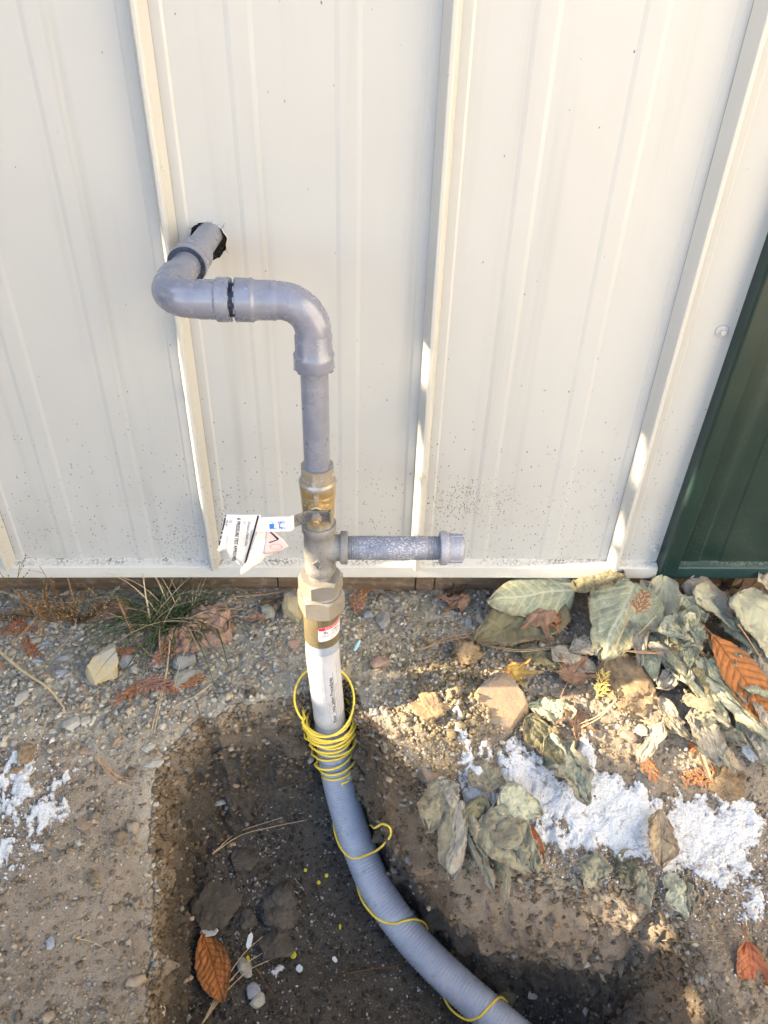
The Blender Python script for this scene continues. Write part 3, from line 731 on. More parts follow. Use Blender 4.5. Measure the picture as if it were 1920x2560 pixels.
pre2 = [(.0462, .0170), (.0460, .0230), (.0445, .0238), (.0310, .0238), (.0290, .0242), (.0262, .0228), (.0245, .0218), (.0070, .0216), (.0040, .0222), (.0015, rb)]
post2 = [(.0008, rb), (.004, .0216), (.0225, .0216), (.0245, .0226), (.0268, .0240), (.0300, .0238), (.0420, .0237), (.0435, .0230), (.0436, .0170)]
P, r_ = elbow_path(corner2, (1, 0, 0), (0, 0, -1), pre2, post2)
el2 = gp(sweep('elbow', P, r_, M_FIT, GAS, 36, sharp=50))
gp(lathe('connecting_pipe', (EX + R, RY, ZR), (1, 0, 0), [(.03, .0185), (.085, .0185)], M_SEAL, GAS))
for crn, dirn, s0, nn in ((corner1, (1, 0, 0), R + .0368, 10), (corner2, (-1, 0, 0), R + .0463, 12), (corner2, (0, 0, -1), R + .0434, 10)):
    cr = np.array(crn, float); dv = np.array(dirn, float)
    for i in range(nn):
        t = 2 * math.pi * (i + .3) / nn
        u_ = np.array([0, math.cos(t), math.sin(t)]) if abs(dv[0]) > .5 else np.array([math.cos(t), math.sin(t), 0])
        c = cr + dv * (s0 + .0003) + u_ * .0228; w_ = np.cross(dv, u_) * .0030
        vv = [c + sx * w_ + sy * u_ * .0012 + sz * dv * .0007 for sz in (-1, 1) for sy in (-1, 1) for sx in (-1, 1)]
        gp(mk('press_tab', vv, [(0, 2, 3, 1), (4, 5, 7, 6), (0, 1, 5, 4), (2, 6, 7, 3), (0, 4, 6, 2), (1, 3, 7, 5)], M_FIT, GAS))
gp(lathe('vertical_pipe', (RX, RY, 0), (0, 0, 1), [(.32, .0160), (.344, .0160), (.356, .0164), (.3575, .0167), (.50, .0167)], M_PIPE, GAS))
thr = [(.342 + .0018 * i + (.0009 if j else 0), .0168 if j else .0158) for i in range(9) for j in (0, 1)]
gp(lathe('pipe_thread', (RX, RY, 0), (0, 0, 1), thr, M_THREAD, GAS, 28, 80))
# ball valve
VAL = empty('ball_valve', (0, 0, .29)); VAL.parent = GAS
def vp(o): o.parent = VAL; o.location = (-OX, -OY, -.29); return o
C2 = (RX, RY)
vp(hexnut('hex_end', C2, .3295, .3500, .0208, M_BRASSG, None, rot=math.radians(8), sides=8))
vp(lathe('body', (RX, RY, 0), (0, 0, 1), [(.262, .018), (.268, .0200), (.272, .0212), (.284, .0218), (.300, .0226), (.3015, .0221), (.3028, .0227), (.309, .0231), (.3105, .0226), (.3120, .0233), (.3225, .0242), (.3255, .0243), (.3275, .0240), (.3285, .0228), (.3296, .0200)], M_BRASS, None, 40))
vp(lathe('collar', (RX, RY, 0), (0, 0, 1), [(.3225, .0230), (.3228, .0244), (.3270, .02455), (.3300, .0222), (.3305, .0190)], M_BRASSG, None, 40))
vp(hexnut('hex_end', C2, .2560, .2800, .0193, M_BRASSG, None, rot=math.radians(25), sides=8))
SZ = .2965
def yl(name, prof, mat, seg=24): return vp(lathe(name, (RX - .001, RY, SZ), (0, -1, 0), prof, mat, None, seg))
yl('stem_neck', [(.012, .0125), (.0205, .0120), (.0255, .0112), (.0275, .0100)], M_BRASS)
yl('packing_nut', [(.0270, .0090), (.0272, .0108), (.0310, .0108), (.0330, .0090)], M_BRASS, 8)
vp(box('stop_tab', (RX - .0035, RY - .031, SZ + .010), (RX + .0015, RY - .019, SZ + .026), M_BRASSG, None, .0008))
for sx_, dz in ((.0125, .006), (-.0150, .004)):
    vp(lathe('cast_mark', (RX + sx_, RY - .0185 + abs(sx_) * .15, SZ + dz), (sx_ * 40, -1, 0), [(-.002, .0045), (.0012, .0042), (.0016, .0028), (.0004, .0018)], M_BRASS, None, 14))
# lever handle: steel strap, cranked, with a white vinyl grip
YH = RY - .0375
def strap(name, pts, hw, th, mat, par):
    """pts: (x, y, z centre) along the strap; a flat bar standing on edge, facing the viewer"""
    V, F = [], []
    for x, y, z, h in pts:
        V += [(x, y - th / 2, z - h), (x, y + th / 2, z - h), (x, y + th / 2, z + h), (x, y - th / 2, z + h)]
    for i in range(len(pts) - 1):
        a_ = i * 4
        for j in range(4): F.append((a_ + j, a_ + (j + 1) % 4, a_ + 4 + (j + 1) % 4, a_ + 4 + j))
    n_ = (len(pts) - 1) * 4
    F += [(0, 3, 2, 1), (n_, n_ + 1, n_ + 2, n_ + 3)]
    o = mk(name, V, F, mat, par); autosharp(o.data, 20)
    m = o.modifiers.new('edge', 'BEVEL'); m.width = .0009; m.segments = 2
    return o
HB = [(RX + .0155, YH, SZ, .0092), (RX - .0120, YH, SZ, .0092), (RX - .0135, YH - .0005, SZ, .0090), (RX - .0310, YH - .0125, SZ + .0000, .0090), (RX - .034, YH - .014, SZ, .009)]
hand = vp(strap('handle', HB, 0, .0026, M_STEELP, None)); hand['label'] = 'cranked steel lever with white grip'
lip = vp(strap('handle_lip', [(RX + .0152, YH - .0005, SZ, .0094), (RX + .0180, YH - .0005, SZ, .0094)], 0, .0075, M_STEELP, None))
hw_ = .0112
gpts = [(RX - .0285, YH - .0115, SZ, .0102)]
for i in range(14):
    t = i / 13; x = RX - .034 - t * .084; h = hw_ - (0 if t < .86 else .0095 * ((t - .86) / .14) ** 1.8)
    gpts.append((x, YH - .0150 - .002 * t, SZ - .0005 - .001 * t - (0.004 * max(0, t - .8)), h))
grip = vp(strap('handle_grip', gpts, 0, .0052, M_VINYL, None)); grip.modifiers['edge'].width = .0018
yl('handle_nut', [(.0386, .0062), (.0388, .0072), (.0455, .0072), (.0475, .0060)], M_NICK, 6)
yl('stem_end', [(.0470, .0042), (.0525, .0042), (.0535, .0034)], M_BRASS, 16)
def flat_text(name, body, mat, par, org, ux, uz, size, bold=False, align='LEFT', space=1.0, off=None):
    V, F = text_mesh(body, size, bold, align, space)
    org = np.array(org, float); ux = np.array(ux, float); uz = np.array(uz, float)
    return mk(name, [org + v[0] * ux + v[1] * uz for v in V], F, mat, par)
gy = YH - .0150 - .0032
for body, dx, dz in (('OFF', .0505 - .011, .0062), ('ON', .0505 - .0115, -.0028)):
    vp(flat_text('printed_text', body, M_INK_BLUE, None, (RX - dx, gy, SZ + dz), (-1, 0, 0), (0, 0, -1), .0052, True))
def ringmark(cx, cz, r0, r1, t0, t1, y, mat, n=14):
    V = []; F = []
    for i in range(n + 1):
        t = t0 + (t1 - t0) * i / n; V += [(cx + r0 * math.cos(t), y, cz + r0 * math.sin(t)), (cx + r1 * math.cos(t), y, cz + r1 * math.sin(t))]
    F = [(2 * i, 2 * i + 1, 2 * i + 3, 2 * i + 2) for i in range(n)]
    return mk('printed_mark', V, F, mat)
def quadmark(pts, y, mat, name='printed_mark'): return mk(name, [(x, y, z) for x, z in pts], [tuple(range(len(pts)))], mat)
bx = RX - .0575
vp(ringmark(RX - .0415, SZ - .0005, .0046, .0056, math.pi * .62, math.pi * 1.38, gy, M_INK_BLUE))
vp(quadmark([(bx - .0040, SZ - .0052), (bx + .0040, SZ - .0052), (bx + .0046, SZ + .0018), (bx - .0050, SZ + .0018)], gy, M_INK_BLUE))
vp(quadmark([(bx - .0068, SZ - .0066), (bx + .0068, SZ - .0064), (bx + .0068, SZ - .0054), (bx - .0068, SZ - .0054)], gy, M_INK_BLUE))
vp(ringmark(bx, SZ + .0018, .0030, .0038, 0, math.pi, gy, M_INK_BLUE))
vp(quadmark([(bx - .0072, SZ + .0024), (bx - .0046, SZ + .0012), (bx - .0042, SZ + .0040), (bx - .0066, SZ + .0046)], gy, M_INK_BLUE))
# tee with side outlet, nipple and cap
TZ = .2135
TEE = gp(lathe('tee', (RX, RY, 0), (0, 0, 1), [(.172, .0150), (.172, .0200), (.1735, .0214), (.1800, .0222), (.1845, .0220), (.1870, .0208), (.196, .0212), (.206, .0224), (.220, .0224), (.232, .0212), (.2410, .0208), (.2430, .0222), (.2460, .0234), (.2560, .0238), (.2578, .0230), (.2582, .0175)], M_CAST, GAS, 40, 40))
def tp(o): o.parent = TEE; o.location = (0, 0, 0); return o
tp(lathe('tee_branch', (RX, RY, TZ), (1, 0, 0), [(.005, .0208), (.018, .0200), (.025, .0186), (.0275, .0192), (.0290, .0224), (.0300, .0232), (.0380, .0232), (.0388, .0224), (.0388, .0160)], M_CAST, None, 36, 40))
dia = .0080; dy = RY - .0216
dv_ = [(RX - .002, dy - .0016, TZ - .012 + dia * 1.25), (RX - .002 + dia, dy + .0006, TZ - .012), (RX - .002, dy - .0016, TZ - .012 - dia * 1.25), (RX - .002 - dia, dy + .0006, TZ - .012)]
inn = [((p[0] - (RX - .002)) * .74 + RX - .002, p[1] - .0001, (p[2] - (TZ - .012)) * .74 + TZ - .012) for p in dv_]
tp(mk('diamond_emblem', dv_ + [(p[0], p[1] + .0018, p[2]) for p in inn] + [(p[0], p[1] - .0006, p[2]) for p in inn] + [(p[0], p[1] + .004, p[2]) for p in dv_],
      [(0, 1, 9, 8), (1, 2, 10, 9), (2, 3, 11, 10), (3, 0, 8, 11), (8, 9, 5, 4), (9, 10, 6, 5), (10, 11, 7, 6), (11, 8, 4, 7), (0, 3, 15, 12), (3, 2, 14, 15), (2, 1, 13, 14), (1, 0, 12, 13)], M_CAST))
tp(flat_text('raised_letters', 'NV', M_CAST, None, (RX - .0056, dy - .0011, TZ - .0145), (1, .04, 0), (0, 0, 1), .0062, True))
nip = gp(lathe('side_nipple', (RX, RY, TZ), (1, 0, 0), [(.030, .0160), (.0560, .0167), (.0565, .01685), (.148, .01685), (.1485, .0166), (.170, .0160)], M_NIP, GAS, 36))
for s0, s1 in ((.0388, .0560), (.1480, .1665)):
    n_ = int((s1 - s0) / .0023); pr = [(s0 + .0023 * i + (.00115 if j else 0), .0171 if j else .0160) for i in range(n_) for j in (0, 1)]
    o = lathe('nipple_thread', (RX, RY, TZ), (1, 0, 0), pr, M_THREAD, nip, 28, 80)
stamp = tp(flat_text('stamped_mark', 'N', M_INK, None, (RX + .068, RY - .0140, TZ + .0112), (1, 0, 0), (0, .55, .75), .0042, True)); stamp.parent = nip
cap = gp(lathe('end_cap', (RX, RY, TZ), (1, 0, 0), [(.1660, .0160), (.1660, .0222), (.1672, .0236), (.1755, .0238), (.1770, .0228), (.1785, .0206), (.1935, .0202), (.1975, .0192), (.2000, .0165), (.2008, .0120), (.2010, .0)], M_CASTB, GAS, 36, 40))
for t in (math.radians(205), math.radians(325), math.radians(85)):
    u_ = np.array([0, math.cos(t), math.sin(t)])
    c = np.array([RX + .188, RY, TZ]) + u_ * .0206; w_ = np.cross([1, 0, 0], u_)
    vv = [c + sx * np.array([.010, 0, 0]) * (1 if sy < 0 else .93) + sy * u_ * .0016 + sz * w_ * .0034 for sz in (-1, 1) for sy in (-1, 1) for sx in (-1, 1)]
    rr = mk('cap_rib', vv, [(0, 2, 3, 1), (4, 5, 7, 6), (0, 1, 5, 4), (2, 6, 7, 3), (0, 4, 6, 2), (1, 3, 7, 5)], M_CASTB, cap)
    mdf = rr.modifiers.new('edge', 'BEVEL'); mdf.width = .001; mdf.segments = 2
# union nuts and riser head
gp(lathe('nipple_collar', (RX, RY, 0), (0, 0, 1), [(.150, .0165), (.175, .0170)], M_CAST, GAS, 30))
gp(hexnut('upper_union_nut', C2, .1380, .1640, .0280, M_NICK, GAS, rot=math.radians(38)))
gp(lathe('union_neck', (RX, RY, 0), (0, 0, 1), [(.126, .0275), (.1360, .0278), (.1385, .0265)], M_NICK, GAS, 40))
gp(hexnut('lower_union_nut', C2, .1010, .1335, .0302, M_NICK, GAS, rot=math.radians(22)))
slv = gp(lathe('brass_sleeve', (RX - .0005, RY, 0), (0, 0, 1), [(.0385, .0255), (.0395, .0266), (.099, .0268), (.1015, .0262)], M_OLIVE, GAS, 44))
for t in (-100, -82, -55):
    tt = math.radians(t); cx, cy = RX + .0267 * math.cos(tt), RY + .0267 * math.sin(tt)
    gp(lathe('sleeve_groove', (cx, cy, .04), (0, 0, 1), [(0, .0004), (.058, .0004)], M_OLIVE, GAS, 6))
# sticker wrapped round the sleeve; u = angle in degrees about the axis, v = height
def wrapped(name, pts2, faces, mat, par, ctr, r, dims=None):
    """pts2: (arc length from straight front, height); ctr(v) gives the axis"""
    V = []
    for u_, v_ in pts2:
        c = ctr(v_); t = -math.pi / 2 + u_ / r; V.append((c[0] + r * math.cos(t), c[1] + r * math.sin(t), v_))
    o = mk(name, V, faces, mat, par); return o
def wgrid(u0, u1, v0, v1, nu=16, nv=1, slant=0.0, rc=0.0):
    P = []; F = []
    for j in range(nv + 1):
        for i in range(nu + 1):
            u_ = u0 + (u1 - u0) * i / nu; inset = 0
            if rc and nv > 1:
                t = min(i, nu - i) / nu * (u1 - u0)
                inset = rc - math.sqrt(max(0, rc * rc - max(0, rc - t) ** 2)) if t < rc else 0
            v_ = v0 + inset + (v1 - v0 - 2 * inset) * j / nv + slant * (u_ - u0); P.append((u_, v_))
    for j in range(nv):
        for i in range(nu): a_ = j * (nu + 1) + i; F.append((a_, a_ + 1, a_ + nu + 2, a_ + nu + 1))
    return P, F
c_sl = lambda v: (RX - .0005, RY)
rs = .0272; sl_ = .10
P, F = wgrid(-.004, .042, .0545, .0835, 24, 6, sl_, .003); st = gp(wrapped('warning_sticker', P, F, M_PAPER, GAS, c_sl, rs))
P, F = wgrid(-.0035, .042, .0770, .0832, 24, 1, sl_); wrapped('red_band', P, F, M_INK_RED, st, c_sl, rs + .0002)
def wtext(body, size, u0, v0, mat, par, ctr, r, vertical=False, bold=False, slant=0.0, name='printed_text'):
    V, F = text_mesh(body, size, bold)
    if vertical: pts = [(u0 - y, v0 + x) for x, y in V]
    else: pts = [(u0 + x, v0 + y + slant * (u0 + x + .004)) for x, y in V]
    return wrapped(name, pts, F, mat, par, ctr, r)
wtext('DO NOT REMOVE', .0052, .0065, .0784, M_PAPER, st, c_sl, rs + .0004, slant=sl_, bold=True)
wtext('9c', .0080, .0040, .0695, M_INK_NAVY, st, c_sl, rs + .0002, slant=sl_, bold=True)
wtext('CPLR', .0052, .0180, .0700, M_INK, st, c_sl, rs + .0002, slant=sl_, bold=True)
for k, (u0, u1, v0, mt) in enumerate(((.0, .016, .0655, M_INK_ORANGE), (.002, .016, .0632, M_INK_ORANGE), (.018, .038, .0665, M_INK_GREY), (.019, .036, .0635, M_INK_GREY), (.0185, .037, .0600, M_INK_FAINT))):
    n_ = int((u1 - u0) / .0016)
    for q in range(n_):
        if (q * 7 + k * 3) % 5 == 0: continue
        P, F = wgrid(u0 + q * .0016, u0 + q * .0016 + .0011, v0, v0 + .0013, 1, 1, 0); wrapped('printed_mark', [(p[0], p[1] + sl_ * (p[0] + .004)) for p in P], F, mt, st, c_sl, rs + .0002)
# riser tube
TC = [(.1985, -.222, .045), (.1986, -.222, .0), (.2010, -.222, -.05), (.2040, -.222, -.105), (.2074, -.2230, -.160), (.2112, -.228, -.215), (.2180, -.243, -.270), (.2310, -.272, -.325), (.2520, -.315, -.372),
      (.2865, -.378, -.412), (.3330, -.436, -.440), (.390, -.491, -.458), (.474, -.562, -.470), (.560, -.632, -.474)]
def catmull(P, n=10):
    P = np.array(P, float); Pe = np.vstack([2 * P[0] - P[1], P, 2 * P[-1] - P[-2]]); out = []
    for i in range(1, len(Pe) - 2):
        for t in np.arange(n) / n:
            p0, p1, p2, p3 = Pe[i - 1:i + 3]
            out.append(.5 * ((2 * p1) + (-p0 + p2) * t + (2 * p0 - 5 * p1 + 4 * p2 - p3) * t * t + (-p0 + 3 * p1 - 3 * p2 + p3) * t ** 3))
    out.append(P[-1]); return np.array(out)
cl = catmull(TC, 30); sl = np.r_[0, np.cumsum(np.linalg.norm(np.diff(cl, axis=0), axis=1))]
def cpos(s): return np.array([np.interp(s, sl, cl[:, i]) for i in range(3)])
RT = .0262
s_lab_end = .208
up_s = np.arange(0, s_lab_end + .02, .006)
tube1 = gp(sweep('riser_tube', [cpos(s) for s in up_s], RT - .0005, M_TUBE, GAS, 40, sharp=60))
lo_s = np.arange(s_lab_end + .012, sl[-1], .00135)
tube2 = gp(sweep('corrugated_sleeve', [cpos(s) for s in lo_s], [RT + .0010 + .0012 * min(1, (s - .22) / .1) + .0005 * math.sin(2 * math.pi * s / .0058) for s in lo_s], M_TUBE, GAS, 32, sharp=80))
def c_tb(v):
    k = np.interp(-v, -cl[:, 2], np.arange(len(cl))); i = int(k); f = k - i; i2 = min(i + 1, len(cl) - 1)
    return cl[i] * (1 - f) + cl[i2] * f
P, F = wgrid(-.036, .040, -.1530, .0215, 30, 16); lab = gp(wrapped('paper_label', P, F, M_LABEL, GAS, c_tb, RT))
rl = RT + .00015
wtext('Riser  Installation Procedures', .0092, .0140, -.138, M_INK, lab, c_tb, rl, vertical=True, bold=True)
P, F = wgrid(.0152, .0157, -.138, -.018, 1, 12); wrapped('printed_rule', P, F, M_INK, lab, c_tb, rl)
wtext('Outdoor Use (Working Pressure 112 Psig)', .0052, .0208, -.138, M_INK_GREY, lab, c_tb, rl, vertical=True)
for k in range(5):
    u0 = .0232 + .0031 * k
    vv = -.143
    while vv < -.002:
        L_ = random.uniform(.002, .008); P, F = wgrid(u0, u0 + .0008, vv, vv + L_, 1, 1); wrapped('printed_line', P, F, M_INK_FAINT if k else M_INK_GREY, lab, c_tb, rl); vv += L_ + .0016
for (v0, v1) in ((-.145, -.086), (-.080, .004)):
    for k in range(7):
        u0 = -.030 + .0052 * k; P, F = wgrid(u0, u0 + .00028, v0, v1, 1, 8); wrapped('table_rule', P, F, M_INK_GREY, lab, c_tb, rl)
    for v_ in np.linspace(v0, v1, 5):
        P, F = wgrid(-.030, .0012, v_, v_ + .00028, 10, 1); wrapped('table_rule', P, F, M_INK_GREY, lab, c_tb, rl)
    for a_ in range(4):
        for b_ in range(6):
            if (a_ * 5 + b_ * 3) % 7 == 0: continue
            u0 = -.0290 + .0052 * b_; vv = v0 + (v1 - v0) / 4 * a_ + .003
            P, F = wgrid(u0 + .0006, u0 + .0030, vv, vv + random.uniform(.005, .010), 2, 1); wrapped('table_entry', P, F, M_INK_FAINT, lab, c_tb, rl)
wtext('30" Lead or 36", 30" Rod Length', .0042, .0062, -.142, M_INK_GREY, lab, c_tb, rl, vertical=True)

# ------------------------------------------------------------------ paper tags on the lever
YT = gy - .0040
def paper(name, outline, y, mat, bulge, label, cat, holes=None):
    """outline in x,z at depth y: a slightly bowed sheet"""
    bm = bmesh.new(); vs = [bm.verts.new((x, y, z)) for x, z in outline]; bm.faces.new(vs)
    bmesh.ops.triangulate(bm, faces=bm.faces); 
    for _ in range(3): bmesh.ops.subdivide_edges(bm, edges=bm.edges, cuts=1, use_grid_fill=True)
    for v in bm.verts: v.co.y = y + bulge(v.co.x, v.co.z)
    me = bpy.data.meshes.new(name); bm.to_mesh(me); bm.free()
    o = ob(name, me, mat, None, True); m = o.modifiers.new('thickness', 'SOLIDIFY'); m.thickness = .0003
    tag(o, label, cat); return o
def tagpt(px, py): p = at(px, py, Y=YT); return (p[0], p[2])
b1 = lambda x, z: .006 * math.sin((x - .1) * 55) * max(0, min(1, (SZ - .010 - z) / .03)) + (.0 if z > SZ - .012 else .010 * min(1, (SZ - .012 - z) / .05))
out1 = [tagpt(*q) for q in ((564, 1286), (600, 1287), (645, 1287), (653, 1288), (640, 1330), (628, 1365), (617, 1402), (605, 1430), (605, 1422), (592, 1413), (580, 1405), (573, 1396), (572, 1378), (566, 1375), (556, 1376), (549, 1379), (542, 1375), (546, 1365), (554, 1330))]
tag1 = paper('paper_tag', out1, YT, M_PAPER, b1, 'torn white pressure test tag draped over the valve lever', 'tag')
def tpaint(o): o.parent = tag1; return o
def tag_pts(pts, off=-.0007): return [(p[0], YT + b1(p[0], p[1]) + off, p[1]) for p in pts]
def stripe(p0, p1, w_, mat, n=24, gaps=()):
    a_, b_ = np.array(tagpt(*p0)), np.array(tagpt(*p1)); d = (b_ - a_); L_ = np.linalg.norm(d); d /= L_; nr = np.array([d[1], -d[0]]) * w_ / 2; V = []; F = []
    for i in range(n + 1):
        c = a_ + d * L_ * i / n; V += tag_pts([c + nr, c - nr])
    F = [(2 * i, 2 * i + 1, 2 * i + 3, 2 * i + 2) for i in range(n) if i not in gaps]
    return tpaint(mk('black_stripe', V, F, M_INK))
stripe((646, 1288), (611, 1421), .0022, M_INK)
stripe((565, 1287), (548, 1362), .0016, M_INK, 24, (1, 12, 15, 19))
d0 = np.array(tagpt(594, 1293)); d1 = np.array(tagpt(580, 1404)); dd = d1 - d0; Ld = np.linalg.norm(dd); dd /= Ld; dn_ = np.array([-dd[1], dd[0]])
def tagtext(body, size, along, side, mat, bold=False):
    V, F = text_mesh(body, size, bold); pts = [d0 + dd * (along + v[0]) + dn_ * (side + v[1]) for v in V]
    tpaint(mk('printed_text', tag_pts(pts), F, mat))
tagtext('& PRESSURE TEST APPROVED', .0060, .000, .0, M_INK, True)
tagtext('State of Idaho', .0042, .016, .0185, M_INK_GREY)
tagtext('Division of Building Safety', .0044, .004, .0135, M_INK_GREY, True)
tagtext('800 -', .0038, .004, .0080, M_INK_FAINT)
tagtext('75', .0110, .006, -.0190, M_INK_GREY)
tagtext('10', .0060, .004, -.0098, M_INK_GREY)
tagtext('COMMENTS', .0035, .030, -.0110, M_INK_FAINT)
YT2 = YT + .006
def tagpt2(px, py): p = at(px, py, Y=YT2); return (p[0], p[2])
b2 = lambda x, z: .010 * math.sin((x - .12) * 60) + .12 * (SZ - z - .02)
out2 = [tagpt2(*q) for q in ((645, 1321), (672, 1324), (677, 1370), (679, 1405), (660, 1408), (646, 1420), (630, 1423), (612, 1431), (603, 1434), (603, 1418), (618, 1400), (632, 1360))]
tag2 = paper('paper_tag', out2, YT2, M_PAPER, b2, 'small white folded tag hanging behind the torn one', 'tag')
o = mk('blue_panel', [(p[0], YT2 + b2(*p) - .001, p[1]) for p in [tagpt2(*q) for q in ((637, 1357), (671, 1352), (675, 1383), (650, 1391), (627, 1399))]], [(0, 1, 2, 3, 4)], M_PAPER_BLUE, tag2)
YT3 = YT2 + .007
def tagpt3(px, py): p = at(px, py, Y=YT3); return (p[0], p[2])
b3 = lambda x, z: .1 * (x - .14)
out3 = [tagpt3(*q) for q in ((668, 1324), (680, 1326), (694, 1338), (709, 1352), (721, 1368), (700, 1378), (675, 1384), (660, 1384))]
tag3 = paper('paper_tag', out3, YT3, M_PAPER_PINK, b3, 'small pink tag fanned out beside the white folded tag', 'tag')
for q in (((673, 1328), (676, 1327), (698, 1347), (694, 1350)), ((673, 1354), (694, 1348), (696, 1350), (673, 1357))):
    mk('black_stripe', [(p[0], YT3 + b3(*p) - .0008, p[1]) for p in [tagpt3(*k) for k in q]], [(0, 1, 2, 3)], M_INK, tag3)
cx_, cz_ = tagpt3(690, 1366)
o = ringmark(0, 0, .0062, .0068, 0, 2 * math.pi, 0, M_INK_RED, 24); o.data.transform(Matrix.Diagonal((1.2, 1, .65, 1))); o.location = (cx_, YT3 + b3(cx_, cz_) - .0012, cz_); o.parent = tag3

# ------------------------------------------------------------------ yellow tracer wire
wp = []
Tn, Nn, Bn = frames(cl)
def wire_pt(s, phi, rho, dz=0.0, tilt=0.0, ox=0.0):
    k = np.interp(s, sl, np.arange(len(cl))); i = int(min(k, len(cl) - 2)); f = k - i
    c = cl[i] * (1 - f) + cl[i + 1] * f; t = Tn[i]
    front = np.array([0, -1., 0]); front -= t * np.dot(front, t); front /= np.linalg.norm(front)
    side = np.cross(front, t); side *= (1 if side[0] > 0 else -1)      # towards +X
    return c + rho * (math.cos(phi) * side + math.sin(phi) * front) + np.array([ox, 0, dz]) + t * tilt * math.sin(phi)
# one loose loop above, a dense coil, a few open turns
TW = 2 * math.pi
n1 = 40
for i in range(n1): p_ = i / n1; wp.append(wire_pt(.140 + .030 * p_, math.pi * .75 + TW * 1.07 * p_, .050 - .005 * p_, 0, .026, -.004))
turns = [(.178, .041, .012), (.192, .043, .006), (.200, .040, .010), (.207, .044, .002), (.213, .040, .008), (.220, .042, .000), (.226, .039, .006), (.233, .041, -.002), (.240, .038, .004), (.256, .036, .002), (.274, .0345, .0), (.290, .0335, .001), (.306, .033, .0), (.3200, .0325, .0)]
for k in range(len(turns) - 1):
    s0, r0, t0 = turns[k]; s1, r1, t1 = turns[k + 1]
    for i in range(28):
        p_ = i / 28; jit = .0028 * math.sin(6.28 * p_ + k * 2.1) + .0012 * math.sin(19 * p_ + k)
        wp.append(wire_pt(s0 + (s1 - s0) * p_, math.pi * .9 + TW * p_, r0 + (r1 - r0) * p_ + jit, 0, t0 + (t1 - t0) * p_, .002 * math.sin(k * 1.7)))
end = wire_pt(.323, math.pi * .9 + TW * .30, .0315); wp.append(end)
for i in range(10): p_ = i / 9; wp.append(wire_pt(.325 + .004 * p_, math.pi * 1.25 + TW * (.15 + .42 * p_), .031))
cvy = ((cl - CAM) @ RC.T); cvy = 1280 + FPX * cvy[:, 1] / cvy[:, 2]
def sy(py): return float(np.interp(py, cvy[30:], sl[30:]))
def path_px(lst): return [at(x, y, Z=z) for x, y, z in lst]
tail = [wire_pt(sy(2020), math.pi * 1.35, .031), wire_pt(sy(2040), math.pi * 1.12, .031), wire_pt(sy(2065), math.pi * .96, .031), wire_pt(sy(2097), math.pi * .80, .0300), wire_pt(sy(2124), math.pi * .60, .0295), wire_pt(sy(2136), math.pi * .42, .0292), *path_px([(934, 2130, -.322), (958, 2113, -.280), (976, 2090, -.248), (975, 2069, -.235), (956, 2060, -.245), (936, 2070, -.285)]), wire_pt(sy(2082), -math.pi * .22, .032), wire_pt(sy(2105), -math.pi * .55, .031),
        wire_pt(sy(2150), -math.pi * .85, .031), wire_pt(sy(2185), math.pi * 1.0, .032), wire_pt(sy(2225), math.pi * .76, .0310), wire_pt(sy(2270), math.pi * .55, .0300), wire_pt(sy(2300), math.pi * .3, .0300), wire_pt(sy(2312), math.pi * .1, .0305), wire_pt(sy(2330), -math.pi * .12, .032), wire_pt(sy(2355), -math.pi * .45, .033),
        wire_pt(sy(2400), -math.pi * .82, .033), wire_pt(sy(2435), math.pi * .98, .035), wire_pt(sy(2470), math.pi * .78, .036), wire_pt(sy(2505), math.pi * .57, .0305), wire_pt(sy(2522), math.pi * .3, .0300), wire_pt(sy(2528), math.pi * .08, .0305), wire_pt(sy(2535), -math.pi * .2, .032), wire_pt(sy(2549), -math.pi * .5, .033)]
wp = list(np.array(wp)) + list(catmull(tail, 8))
wp2 = [wp[0]]
for p in wp[1:]:
    if np.linalg.norm(p - wp2[-1]) > .0016: wp2.append(p)
wire = sweep('tracer_wire', wp2, .0019, M_WIRE, None, 8, sharp=80)
tag(wire, 'thin yellow tracer wire coiled round the grey riser tube', 'wire')

# ------------------------------------------------------------------ stones
ICO = {}
def ico(sub):
    if sub not in ICO:
        bm = bmesh.new(); bmesh.ops.create_icosphere(bm, subdivisions=sub, radius=1.0)
        bm.verts.ensure_lookup_table(); ICO[sub] = (np.array([v.co[:] for v in bm.verts]), np.array([[v.index for v in f.verts] for f in bm.faces])); bm.free()
    return ICO[sub]
def rock_verts(seed, dims, cuts=9, sub=3, lump=.12, dmin=.55):
    r = np.random.default_rng(seed); V, F = ico(sub); V = V.copy()
    for _ in range(cuts):
        n_ = r.normal(size=3); n_ /= np.linalg.norm(n_); d = r.uniform(dmin, .92)
        k = V @ n_; V = V - np.clip(k - d, 0, None)[:, None] * n_
    V *= (1 + lump * fbm(V[:, 0] * 2 + seed, V[:, 1] * 2 + V[:, 2] * 1.7, seed, 3) + (.06 if lump < .2 else .20) * fbm(V[:, 0] * 5 + V[:, 2] * 3, V[:, 1] * 5 + V[:, 2] * 4, seed + 3, 5, .6))[:, None]
    return V * np.asarray(dims) / 2, F
